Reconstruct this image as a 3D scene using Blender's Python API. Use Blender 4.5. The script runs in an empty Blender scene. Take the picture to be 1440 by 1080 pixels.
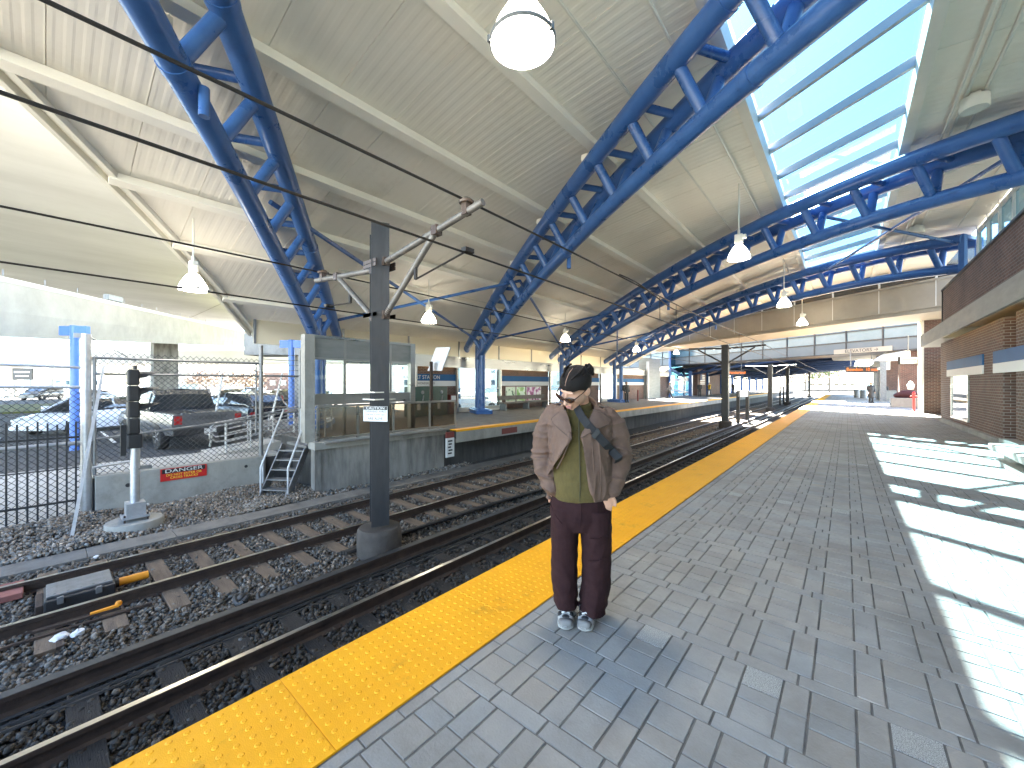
import bpy, bmesh, math, random
import numpy as np
from mathutils import Vector, Matrix, noise
random.seed(7); rng = np.random.default_rng(7)
R_ = math.radians
scene = bpy.context.scene
COL = scene.collection

# ------------------------------------------------------------------ camera
CH = 1.55; FPX = 555.0; YAW = math.atan(470/FPX)
cam = bpy.data.objects.new('camera', bpy.data.cameras.new('camera')); COL.objects.link(cam)
cam.location = (0, 0, CH); cam.rotation_euler = (math.pi/2, 0, YAW)
cam.data.sensor_width = 36; cam.data.lens = 36*FPX/1440
cam.data.clip_start = .05; cam.data.clip_end = 3000
scene.camera = cam
FW = Vector((-math.sin(YAW), math.cos(YAW), 0)); RT = Vector((math.cos(YAW), math.sin(YAW), 0))
def ray(px, py): return FW + RT*((px-720)/FPX) + Vector((0, 0, (540-py)/FPX))
def atz(px, py, z):
    d = ray(px, py); return Vector((0, 0, CH)) + d*((z-CH)/d.z)
def atx(px, py, x):
    d = ray(px, py); return Vector((0, 0, CH)) + d*(x/d.x)
def atw(px, py, w): return Vector((0, 0, CH)) + ray(px, py)*w

# ------------------------------------------------------------------ materials
def _nodes(name):
    m = bpy.data.materials.new(name); m.use_nodes = True
    nt = m.node_tree; return m, nt, nt.nodes['Principled BSDF']
def mat(name, c1, c2=None, scale=4., rough=.6, metal=0., bump=0., bscale=40., rvar=0., stretch=None, detail=5, emit=None, estr=0., spec=.5, c3=None):
    m, nt, b = _nodes(name); N = nt.nodes; L = nt.links
    b.inputs['Roughness'].default_value = rough; b.inputs['Metallic'].default_value = metal
    b.inputs['Specular IOR Level'].default_value = spec
    c1 = (*c1, 1); b.inputs['Base Color'].default_value = c1
    tc = N.new('ShaderNodeTexCoord'); src = tc.outputs['Object']
    if stretch:
        mp = N.new('ShaderNodeMapping'); mp.inputs['Scale'].default_value = stretch
        L.new(src, mp.inputs['Vector']); src = mp.outputs['Vector']
    if c2 is not None:
        nz = N.new('ShaderNodeTexNoise'); nz.inputs['Scale'].default_value = scale; nz.inputs['Detail'].default_value = detail
        nz.inputs['Roughness'].default_value = .65
        L.new(src, nz.inputs['Vector'])
        cr = N.new('ShaderNodeValToRGB'); cr.color_ramp.elements[0].position = .3; cr.color_ramp.elements[1].position = .7
        cr.color_ramp.elements[0].color = c1; cr.color_ramp.elements[1].color = (*c2, 1)
        if c3 is not None:
            e = cr.color_ramp.elements.new(.52); e.color = (*c3, 1)
        L.new(nz.outputs['Fac'], cr.inputs['Fac']); L.new(cr.outputs['Color'], b.inputs['Base Color'])
        if rvar:
            mr = N.new('ShaderNodeMapRange'); mr.inputs['To Min'].default_value = rough-rvar; mr.inputs['To Max'].default_value = rough+rvar
            mr.inputs['From Min'].default_value = .3; mr.inputs['From Max'].default_value = .7
            L.new(nz.outputs['Fac'], mr.inputs['Value']); L.new(mr.outputs['Result'], b.inputs['Roughness'])
    if bump:
        nb = N.new('ShaderNodeTexNoise'); nb.inputs['Scale'].default_value = bscale; nb.inputs['Detail'].default_value = 6
        L.new(src, nb.inputs['Vector'])
        bp = N.new('ShaderNodeBump'); bp.inputs['Strength'].default_value = bump; bp.inputs['Distance'].default_value = .02
        L.new(nb.outputs['Fac'], bp.inputs['Height']); L.new(bp.outputs['Normal'], b.inputs['Normal'])
    if emit:
        b.inputs['Emission Color'].default_value = (*emit, 1); b.inputs['Emission Strength'].default_value = estr
    return m
def attr_mat(name, rough=.7, bump=0., bscale=60., noise_amt=.25, nscale=3., spec=.4, metal=0.):
    m, nt, b = _nodes(name); N = nt.nodes; L = nt.links
    at = N.new('ShaderNodeAttribute'); at.attribute_name = 'tint'
    tc = N.new('ShaderNodeTexCoord')
    nz = N.new('ShaderNodeTexNoise'); nz.inputs['Scale'].default_value = nscale; nz.inputs['Detail'].default_value = 7; nz.inputs['Roughness'].default_value = .7
    L.new(tc.outputs['Object'], nz.inputs['Vector'])
    mr = N.new('ShaderNodeMapRange'); mr.inputs['From Min'].default_value = .3; mr.inputs['From Max'].default_value = .7
    mr.inputs['To Min'].default_value = 1-noise_amt; mr.inputs['To Max'].default_value = 1+noise_amt
    L.new(nz.outputs['Fac'], mr.inputs['Value'])
    mx = N.new('ShaderNodeVectorMath'); mx.operation = 'SCALE'
    L.new(at.outputs['Color'], mx.inputs[0]); L.new(mr.outputs['Result'], mx.inputs['Scale'])
    L.new(mx.outputs['Vector'], b.inputs['Base Color'])
    b.inputs['Roughness'].default_value = rough; b.inputs['Specular IOR Level'].default_value = spec; b.inputs['Metallic'].default_value = metal
    if bump:
        nb = N.new('ShaderNodeTexNoise'); nb.inputs['Scale'].default_value = bscale; nb.inputs['Detail'].default_value = 6
        L.new(tc.outputs['Object'], nb.inputs['Vector'])
        bp = N.new('ShaderNodeBump'); bp.inputs['Strength'].default_value = bump; bp.inputs['Distance'].default_value = .01
        L.new(nb.outputs['Fac'], bp.inputs['Height']); L.new(bp.outputs['Normal'], b.inputs['Normal'])
    return m
def brick_mat(name, ca, cb, mortar, bw=.215, rh=.075):
    m, nt, b = _nodes(name); N = nt.nodes; L = nt.links
    tc = N.new('ShaderNodeTexCoord'); sp = N.new('ShaderNodeSeparateXYZ'); L.new(tc.outputs['Object'], sp.inputs[0])
    ad = N.new('ShaderNodeMath'); ad.operation = 'ADD'; L.new(sp.outputs['X'], ad.inputs[0]); L.new(sp.outputs['Y'], ad.inputs[1])
    cb_ = N.new('ShaderNodeCombineXYZ'); L.new(ad.outputs[0], cb_.inputs['X']); L.new(sp.outputs['Z'], cb_.inputs['Y'])
    br = N.new('ShaderNodeTexBrick'); L.new(cb_.outputs[0], br.inputs['Vector'])
    br.inputs['Scale'].default_value = 1; br.inputs['Brick Width'].default_value = bw; br.inputs['Row Height'].default_value = rh
    br.inputs['Mortar Size'].default_value = .007; br.inputs['Mortar Smooth'].default_value = .15; br.inputs['Bias'].default_value = -.1
    br.inputs['Color1'].default_value = (*ca, 1); br.inputs['Color2'].default_value = (*cb, 1); br.inputs['Mortar'].default_value = (*mortar, 1)
    nz = N.new('ShaderNodeTexNoise'); nz.inputs['Scale'].default_value = 1.3; nz.inputs['Detail'].default_value = 8; L.new(tc.outputs['Object'], nz.inputs['Vector'])
    mr = N.new('ShaderNodeMapRange'); mr.inputs['To Min'].default_value = .6; mr.inputs['To Max'].default_value = 1.4; L.new(nz.outputs['Fac'], mr.inputs['Value'])
    mx = N.new('ShaderNodeVectorMath'); mx.operation = 'SCALE'; L.new(br.outputs['Color'], mx.inputs[0]); L.new(mr.outputs['Result'], mx.inputs['Scale'])
    L.new(mx.outputs['Vector'], b.inputs['Base Color']); b.inputs['Roughness'].default_value = .8
    bp = N.new('ShaderNodeBump'); bp.invert = True; bp.inputs['Strength'].default_value = .6; bp.inputs['Distance'].default_value = .01
    L.new(br.outputs['Fac'], bp.inputs['Height']); L.new(bp.outputs['Normal'], b.inputs['Normal'])
    return m
def glass_mat(name, tint, refl=.12, rough=.03, gcol=(.9, .95, 1)):
    m, nt, b = _nodes(name); N = nt.nodes; L = nt.links
    N.remove(b); out = N['Material Output']
    tr = N.new('ShaderNodeBsdfTransparent'); tr.inputs['Color'].default_value = (*tint, 1)
    gl = N.new('ShaderNodeBsdfGlossy'); gl.inputs['Roughness'].default_value = rough; gl.inputs['Color'].default_value = (*gcol, 1)
    mx = N.new('ShaderNodeMixShader'); mx.inputs[0].default_value = refl
    L.new(tr.outputs[0], mx.inputs[1]); L.new(gl.outputs[0], mx.inputs[2]); L.new(mx.outputs[0], out.inputs['Surface'])
    return m

M = {}
M['grout'] = mat('grout', (.09, .083, .075), (.18, .17, .155), 6, .9, bump=.3)
M['paver'] = attr_mat('paver_stone', .62, .3, 90, .18, 1.2, .35)
M['tactile'] = mat('tactile_yellow', (.86, .37, .001), (.94, .43, .002), 2.0, .55, bump=.1, bscale=200, c3=(.90, .40, .001))
def wear(m, col, scale, lo, hi, amt):
    nt = m.node_tree; N = nt.nodes; L = nt.links; b = N['Principled BSDF']; src = b.inputs['Base Color'].links[0].from_socket
    tc = N.new('ShaderNodeTexCoord'); nz = N.new('ShaderNodeTexNoise'); nz.inputs['Scale'].default_value = scale; nz.inputs['Detail'].default_value = 9; nz.inputs['Roughness'].default_value = .75
    L.new(tc.outputs['Object'], nz.inputs['Vector']); mr = N.new('ShaderNodeMapRange'); mr.inputs['From Min'].default_value = lo; mr.inputs['From Max'].default_value = hi; mr.inputs['To Max'].default_value = amt
    L.new(nz.outputs['Fac'], mr.inputs['Value']); mx = N.new('ShaderNodeMix'); mx.data_type = 'RGBA'; mx.inputs[7].default_value = (*col, 1)
    L.new(mr.outputs['Result'], mx.inputs[0]); L.new(src, mx.inputs[6]); L.new(mx.outputs[2], b.inputs['Base Color'])
wear(M['tactile'], (.16, .09, .02), 3.5, .56, .75, .5); wear(M['tactile'], (.10, .06, .02), 24, .66, .74, .6); wear(M['paver'], (.13, .115, .095), .8, .47, .72, .6); wear(M['paver'], (.06, .055, .05), 9, .69, .76, .6)
M['concrete'] = mat('concrete_grey', (.24, .235, .21), (.36, .35, .32), 1.3, .85, bump=.35, bscale=25, stretch=(1, 1, .5))
M['concrete_stain'] = mat('concrete_stained', (.10, .095, .085), (.33, .32, .29), 1.6, .85, bump=.4, bscale=20, stretch=(1.6, 1.6, .35), c3=(.24, .23, .21))
M['concrete_light'] = mat('concrete_light', (.44, .43, .40), (.58, .57, .54), .25, .85, bump=.15, bscale=9, stretch=(1, .35, 1), detail=9)
M['fascia_conc'] = mat('fascia_concrete', (.27, .26, .225), (.36, .345, .30), .8, .85, bump=.2, bscale=15)
M['asphalt'] = mat('asphalt', (.045, .045, .048), (.075, .074, .074), 2, .9, bump=.3, bscale=90)
M['sidewalk'] = mat('sidewalk_concrete', (.40, .38, .34), (.50, .48, .44), 1.2, .9, bump=.2, bscale=40)
M['earth'] = mat('trackbed_earth', (.035, .032, .03), (.075, .07, .065), 5, .95, bump=.9, bscale=30)
M['ballast'] = attr_mat('ballast_stone', .9, .4, 60, .35, 30, .25)
M['rail_side'] = mat('rail_rust', (.035, .023, .018), (.068, .044, .032), 7, .75, .2, bump=.3, bscale=60)
M['rail_top'] = mat('rail_polished', (.55, .53, .50), (.42, .40, .37), 3, .28, 1., stretch=(8, .3, 1))
M['tie'] = mat('timber_tie', (.10, .072, .05), (.20, .145, .10), 3, .9, bump=.6, bscale=25, stretch=(.6, 4, 4))
M['tie_dark'] = mat('timber_tie_dark', (.014, .012, .011), (.032, .027, .022), 3, .9, bump=.6, bscale=25, stretch=(.6, 4, 4))
M['slab'] = mat('trough_slab', (.13, .12, .105), (.20, .185, .165), 2.5, .9, bump=.4, bscale=30)
M['cable'] = mat('black_cable', (.012, .012, .013), (.03, .029, .028), 3, .55)
M['mast'] = mat('mast_steel', (.042, .043, .046), (.075, .075, .079), 1.6, .5, .55, stretch=(3, 3, .6))
M['pipe'] = mat('weathered_pipe', (.16, .145, .13), (.26, .235, .21), 6, .55, .5)
M['porcelain'] = mat('brown_insulator', (.10, .07, .055), rough=.25)
M['copper'] = mat('wire_dark', (.03, .025, .022), rough=.5, metal=.4)
M['blue'] = mat('blue_paint', (.030, .092, .27), (.052, .142, .375), 1.6, .32, bump=.08, bscale=14, rvar=.1, detail=9)
M['lblue'] = mat('light_blue_paint', (.10, .22, .62), (.14, .28, .70), 2, .4)
M['deck'] = mat('roof_deck_paint', (.80, .755, .655), (.86, .815, .715), .5, .6, detail=8)
M['purlin'] = mat('purlin_paint', (.82, .785, .69), (.88, .845, .75), 1, .55)
M['white'] = mat('white_paint', (.78, .78, .75), (.70, .70, .67), 3, .5)
M['offwhite'] = mat('offwhite_paint', (.66, .64, .56), (.72, .70, .62), 2, .5)
M['skyglass'] = glass_mat('skylight_glass', (.125, .226, .278), .04)
M['glass'] = glass_mat('window_glass', (.72, .80, .80), .16)
M['blueglass'] = glass_mat('blue_glass', (.20, .33, .42), .22, .05, (.7, .85, 1))
M['dirtyglass'] = glass_mat('dirty_panel_glass', (.62, .56, .48), .14, .15)
M['darkglass'] = mat('dark_glass', (.02, .025, .03), rough=.05, spec=.8)
M['mullion'] = mat('skylight_bar', (.40, .42, .44), rough=.4, metal=.3)
M['steel'] = mat('stainless_steel', (.30, .30, .285), (.42, .41, .39), .8, .34, .85, stretch=(.6, .6, 4), rvar=.1)
M['galv'] = mat('galvanised_steel', (.42, .43, .45), (.56, .57, .58), 9, .45, .7)
M['darkgalv'] = mat('dull_galvanised', (.17, .175, .18), (.26, .265, .27), 9, .5, .6)
M['black'] = mat('black_paint', (.014, .014, .015), (.026, .026, .028), 5, .5)
M['brick'] = brick_mat('red_brown_brick', (.13, .064, .046), (.08, .044, .036), (.27, .25, .22))
M['brick_dark'] = brick_mat('dark_brick', (.14, .07, .055), (.09, .05, .042), (.20, .18, .16))
M['bandblue'] = mat('sign_blue', (.010, .085, .22), (.014, .11, .27), 1, .55, spec=.2)
M['bandwhite'] = mat('sign_white', (.66, .67, .66), rough=.5, spec=.3)
M['green'] = mat('kiosk_green', (.004, .03, .02), (.008, .05, .034), 2, .35)
M['soot_shade'] = mat('sooty_shaded_concrete', (.035, .034, .033), (.085, .082, .078), 2, .9, bump=.4, bscale=20, stretch=(1.6, 1.6, .4))  # soot plus painted-in shade below the far platform edge and far canopy
M['beige'] = mat('beige_panel', (.30, .275, .225), (.36, .33, .275), 1, .6)
M['bluegrey'] = mat('blue_grey_panel', (.10, .125, .145), (.13, .155, .175), 1, .5)
M['fascia_metal'] = mat('dull_fascia_metal', (.20, .21, .205), (.28, .285, .275), 1.2, .5, .5, stretch=(1, 1, 4))
M['red'] = mat('red_paint', (.42, .015, .015), (.55, .02, .02), 4, .45)
M['maroon'] = mat('maroon_paint', (.16, .03, .025), rough=.6)
M['orange'] = mat('orange_paint', (.75, .26, .01), (.85, .33, .02), 5, .5)
M['orangetext'] = mat('orange_text', (.9, .45, .03), rough=.5)
M['yellowtext'] = mat('yellow_text', (.85, .65, .05), rough=.5)
M['led'] = mat('led_glow', (.1, .03, 0), emit=(1, .20, .015), estr=.085)
M['lamp'] = mat('lamp_glow', (.9, .9, .85), emit=(1, .91, .75), estr=4.6)
M['lamp_shade'] = mat('prismatic_shade', (.75, .72, .62), rough=.25, emit=(1, .90, .74), estr=.8)
M['paper'] = mat('crumpled_paper', (.8, .8, .8), (.68, .68, .7), 20, .9)
M['rust_plate'] = mat('red_oxide_plate', (.20, .07, .06), (.28, .11, .09), 6, .8)
M['silver_car'] = mat('silver_car_paint', (.17, .175, .185), rough=.25, metal=.4)
M['white_car'] = mat('white_car_paint', (.74, .76, .80), rough=.2)
M['dark_car'] = mat('dark_car_paint', (.02, .022, .028), rough=.15, spec=.7)
M['blue_car'] = mat('blue_car_paint', (.05, .09, .2), rough=.2)
M['tyre'] = mat('tyre_rubber', (.015, .015, .016), rough=.8)
M['alloy'] = mat('alloy_rim', (.55, .55, .57), rough=.3, metal=.8)
M['taillight'] = mat('taillight_red', (.35, .02, .02), rough=.2)
M['leaf'] = mat('tree_leaf', (.06, .09, .03), (.12, .15, .05), 3, .7)
M['leaf_pale'] = mat('bare_twig_leaf', (.16, .12, .10), (.24, .19, .15), 3, .8)
M['bark'] = mat('tree_bark', (.10, .08, .06), (.16, .13, .10), 6, .9, bump=.5)
M['grass'] = mat('verge_grass', (.08, .10, .03), (.16, .16, .06), 2, .95, bump=.6)
M['ground'] = mat('far_ground', (.20, .19, .17), (.28, .27, .24), .05, .95)
M['skin'] = mat('skin', (.56, .31, .21), (.62, .36, .25), 10, .5)
M['skin_dark'] = mat('skin_far', (.40, .24, .17), rough=.55)

wear(M['deck'], (.42, .34, .24), .6, .55, .78, .35); wear(M['blue'], (.02, .032, .06), 1.9, .57, .72, .45)
wear(M['mast'], (.09, .06, .04), 2.5, .56, .72, .5); wear(M['concrete'], (.09, .085, .075), 1.4, .52, .74, .55); wear(M['slab'], (.07, .055, .045), 2., .5, .7, .5)

# ------------------------------------------------------------------ mesh building
class MB:
    def __init__(s): s.v = []; s.f = []; s.c = []; s.col = None
    def add(s, vs, fs):
        o = len(s.v); s.v += [tuple(v) for v in vs]; s.f += [tuple(i+o for i in f) for f in fs]
        if s.col is not None: s.c += [s.col]*len(fs)
        return s
    def box(s, x0, x1, y0, y1, z0, z1):
        v = [(x, y, z) for z in (z0, z1) for y in (y0, y1) for x in (x0, x1)]
        return s.add(v, [(0, 2, 3, 1), (4, 5, 7, 6), (0, 1, 5, 4), (2, 6, 7, 3), (0, 4, 6, 2), (1, 3, 7, 5)])
    def obox(s, c, a, b, d):
        c = Vector(c); a = Vector(a); b = Vector(b); d = Vector(d)
        v = [c+a*i+b*j+d*k for k in (-1, 1) for j in (-1, 1) for i in (-1, 1)]
        return s.add(v, [(0, 2, 3, 1), (4, 5, 7, 6), (0, 1, 5, 4), (2, 6, 7, 3), (0, 4, 6, 2), (1, 3, 7, 5)])
    def bbox(s, x0, x1, y0, y1, z0, z1, b=.01):
        # box with chamfered edges
        bm = bmesh.new(); bmesh.ops.create_cube(bm, size=1)
        for v in bm.verts: v.co = Vector(((x0+x1)/2+v.co.x*(x1-x0), (y0+y1)/2+v.co.y*(y1-y0), (z0+z1)/2+v.co.z*(z1-z0)))
        bmesh.ops.bevel(bm, geom=bm.edges[:], offset=b, segments=2, affect='EDGES', profile=.6)
        s.addbm(bm); bm.free(); return s
    def addbm(s, bm, mtx=None):
        bm.verts.index_update()
        return s.add([(mtx @ v.co if mtx else v.co) for v in bm.verts], [[v.index for v in f.verts] for f in bm.faces])
    def beam(s, p, q, w, h, up=(0, 0, 1)):
        p = Vector(p); q = Vector(q); t = (q-p); u = Vector(up); sd = t.cross(u)
        if sd.length < 1e-6: sd = t.cross(Vector((1, 0, 0)))
        sd.normalize(); n = sd.cross(t).normalized()
        return s.obox((p+q)/2, t/2, sd*w/2, n*h/2)
    def cyl(s, p, q, r, r2=None, n=12, cap=True):
        return s.tube([p, q], [r, r if r2 is None else r2], n, cap)
    def tube(s, pts, r, n=8, cap=True, sx=1., up=None, roundcap=False):
        pts = [Vector(p) for p in pts]; k = len(pts)
        rs = list(r) if hasattr(r, '__len__') else [r]*k
        if roundcap:
            def ext(p, q, rr):
                t = (p-q).normalized(); m_ = max(rr) if isinstance(rr, tuple) else rr; sc_ = lambda f: tuple(q*f for q in rr) if isinstance(rr, tuple) else rr*f; return [(p+t*m_*math.sin(a), sc_(math.cos(a))) for a in (R_(75), R_(55), R_(28))]
            a = ext(pts[0], pts[1], rs[0]); b = ext(pts[-1], pts[-2], rs[-1])
            pts = [x[0] for x in a]+pts+[x[0] for x in reversed(b)]; rs = [x[1] for x in a]+rs+[x[1] for x in reversed(b)]; k = len(pts)
        v = []; nrm = None
        for i, p in enumerate(pts):
            t = (pts[min(i+1, k-1)]-pts[max(i-1, 0)]).normalized()
            if nrm is None:
                u = Vector(up) if up else (Vector((0, 0, 1)) if abs(t.z) < .9 else Vector((0, 1, 0)))
                nrm = (u-t*u.dot(t)).normalized()
            else:
                nrm = nrm-t*nrm.dot(t)
                nrm.normalize()
            bn = t.cross(nrm)
            rr = rs[i]; ra, rb = (rr if isinstance(rr, tuple) else (rr*sx, rr))
            for j in range(n):
                a = 2*math.pi*j/n; v.append(p+bn*(math.cos(a)*ra)+nrm*(math.sin(a)*rb))
        f = [(i*n+j, i*n+(j+1) % n, (i+1)*n+(j+1) % n, (i+1)*n+j) for i in range(k-1) for j in range(n)]
        if cap: f += [tuple(reversed(range(n))), tuple(range((k-1)*n, k*n))]
        return s.add(v, f)
    def lathe(s, prof, c=(0, 0, 0), n=16, axis='z', caps=True):
        c = Vector(c); v = []
        for r, z in prof:
            for j in range(n):
                a = 2*math.pi*j/n; x, y = r*math.cos(a), r*math.sin(a)
                v.append(c+(Vector((x, y, z)) if axis == 'z' else Vector((x, -z, y)) if axis == 'y' else Vector((z, x, y))))
        k = len(prof)
        f = [(i*n+j, i*n+(j+1) % n, (i+1)*n+(j+1) % n, (i+1)*n+j) for i in range(k-1) for j in range(n)]
        if caps and prof[0][0] > 1e-4: f.append(tuple(reversed(range(n))))
        if caps and prof[-1][0] > 1e-4: f.append(tuple(range((k-1)*n, k*n)))
        return s.add(v, f)
    def prism(s, poly, ext):
        # closed polygon of 3d points swept by vector ext
        n = len(poly); e = Vector(ext); v = [Vector(p) for p in poly]+[Vector(p)+e for p in poly]
        f = [tuple(reversed(range(n))), tuple(range(n, 2*n))]+[(i, (i+1) % n, n+(i+1) % n, n+i) for i in range(n)]
        return s.add(v, f)
    def quad(s, a, b, c, d): return s.add([a, b, c, d], [(0, 1, 2, 3)])
    def ball(s, c, r, n=10, m=7):
        r = r if isinstance(r, tuple) else (r, r, r); v = []; c = Vector(c)
        for i in range(1, m):
            th = math.pi*i/m
            for j in range(n):
                a = 2*math.pi*j/n; v.append(c+Vector((r[0]*math.sin(th)*math.cos(a), r[1]*math.sin(th)*math.sin(a), r[2]*math.cos(th))))
        f = [(i*n+j, (i+1)*n+j, (i+1)*n+(j+1) % n, i*n+(j+1) % n) for i in range(m-2) for j in range(n)]
        v += [c+Vector((0, 0, r[2])), c-Vector((0, 0, r[2]))]; t = len(v)-2
        f += [(t, j, (j+1) % n) for j in range(n)]+[(t+1, (m-2)*n+(j+1) % n, (m-2)*n+j) for j in range(n)]
        return s.add(v, f)
    def mesh(s, name, m, smooth=False, fix=True):
        me = bpy.data.meshes.new(name); me.from_pydata(s.v, [], s.f); me.update()
        if fix:
            bm = bmesh.new(); bm.from_mesh(me); bmesh.ops.recalc_face_normals(bm, faces=bm.faces); bm.to_mesh(me); bm.free()
        if s.c:
            at = me.attributes.new('tint', 'FLOAT_COLOR', 'FACE')
            at.data.foreach_set('color', np.array([(*c, 1) for c in s.c], dtype=np.float32).ravel())
        if m: me.materials.append(M[m] if isinstance(m, str) else m)
        if smooth:
            me.polygons.foreach_set('use_smooth', [True]*len(me.polygons))
            if smooth != 'all': me.set_sharp_from_angle(angle=R_(40))
        return me
    def build(s, name, m, parent=None, smooth=False, fix=True):
        return link(name, s.mesh(name, m, smooth, fix), parent)
def wm(o):
    mt = o.matrix_basis.copy()
    return (wm(o.parent) @ o.matrix_parent_inverse @ mt) if o.parent else mt
def link(name, me, parent=None):
    o = bpy.data.objects.new(name, me); COL.objects.link(o)
    if parent is not None:
        o.parent = parent; o.matrix_parent_inverse = wm(parent).inverted()
    return o
def tag(o, label=None, cat=None, group=None, kind=None):
    if label: o['label'] = label
    if cat: o['category'] = cat
    if group: o['group'] = group
    if kind: o['kind'] = kind
    return o
def thing(name, label, cat, loc=(0, 0, 0), rz=0, group=None):
    o = bpy.data.objects.new(name, None); COL.objects.link(o); o.location = loc; o.rotation_euler = (0, 0, rz)
    o.empty_display_size = .1
    return tag(o, label, cat, group)
def dup(root, loc, rz=None, label=None):
    def cp(o, par):
        c = o.copy(); COL.objects.link(c)
        if par is not None: c.parent = par
        for ch in list(o.children): cp(ch, c)
        return c
    r = cp(root, None); r.location = loc
    if rz is not None: r.rotation_euler = (0, 0, rz)
    if label: r['label'] = label
    return r
def struct(name, mb, m, smooth=False, label=None):
    o = mb.build(name, m, None, smooth); o['kind'] = 'structure'; tag(o, label or name.replace('_', ' '), name.replace('_', ' ')); return o
def text(name, body, size, m, parent, origin, xdir, ydir, align='CENTER', ext=.002, squash=1.):
    cu = bpy.data.curves.new(name, 'FONT'); cu.body = body; cu.size = size; cu.extrude = ext; cu.align_x = align; cu.align_y = 'CENTER'
    t = bpy.data.objects.new(name, cu); COL.objects.link(t)
    dg = bpy.context.evaluated_depsgraph_get(); dg.update()
    me = bpy.data.meshes.new_from_object(t.evaluated_get(dg)); bpy.data.objects.remove(t); bpy.data.curves.remove(cu)
    x = Vector(xdir).normalized(); y = Vector(ydir).normalized(); z = x.cross(y)
    mt = Matrix(((x.x*squash, y.x, z.x, origin[0]), (x.y*squash, y.y, z.y, origin[1]), (x.z*squash, y.z, z.z, origin[2]), (0, 0, 0, 1)))
    me.transform(mt); me.materials.clear(); me.materials.append(M[m]); me.name = name
    return link(name, me, parent)

# ------------------------------------------------------------------ layout constants
TA = math.tan(R_(32.0))                       # skew of trusses and bridges against the track
TD = Vector((math.cos(R_(32.0)), -math.sin(R_(32.0)), 0)); TN = Vector((math.sin(R_(32.0)), math.cos(R_(32.0)), 0))
COLY = [6.60, 15.06, 23.40, 31.80]            # truss feet at x = -15
_px = np.array([-17.6, -15.8, -12.5, -10, -8, -6.4, -4, -2, 0, 2.5, 4.2]); _ph = np.array([1.95, 2.72, 3.82, 4.52, 5.0, 5.32, 5.68, 5.87, 5.92, 5.74, 5.45])
_pc = np.polyfit(_px, _ph, 4)
def roofz(x): return .95*float(np.polyval(_pc, x))+CH
RAILZ = -1.20; BED = -1.40; LOT = -.5

# ------------------------------------------------------------------ ground, track bed, platforms
g = MB(); g.quad((-1500, -1500, -1.75), (1500, -1500, -1.75), (1500, 1500, -1.75), (-1500, 1500, -1.75)); struct('ground', g, 'ground')
g = MB(); g.box(-12.2, -2.4, -30, 150, -1.74, BED); struct('track_bed', g, 'earth')
g = MB(); g.box(-90, -14.5, -40, 150, -1.70, LOT); g.box(-14.5, -12.45, .65, 150, -1.70, LOT); struct('parking_lot', g, 'asphalt')
g = MB(); g.prism([(-14.6, .64, LOT+.01), (-12.15, .64, BED+.03), (-12.15, .64, -1.7), (-14.6, .64, -1.7)], (0, -30, 0)); struct('sloped_apron', g, 'sidewalk')
g = MB(); g.box(-14.3, -12.46, .66, 4.4, LOT-.2, LOT+.06); struct('pavement', g, 'sidewalk')
g = MB()
for k in range(9): g.box(-40, -39.9, -20+k*2.6, -15+k*2.6, LOT+.004, LOT+.008)
for k in range(9): g.box(-24.5, -19.5, -12+k*2.7, -11.9+k*2.7, LOT+.004, LOT+.008)
struct('parking_lines', g, 'white')
g = MB(); g.box(-60, -44, -40, 60, LOT, LOT+.12); struct('grass_verge', g, 'grass')
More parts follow.
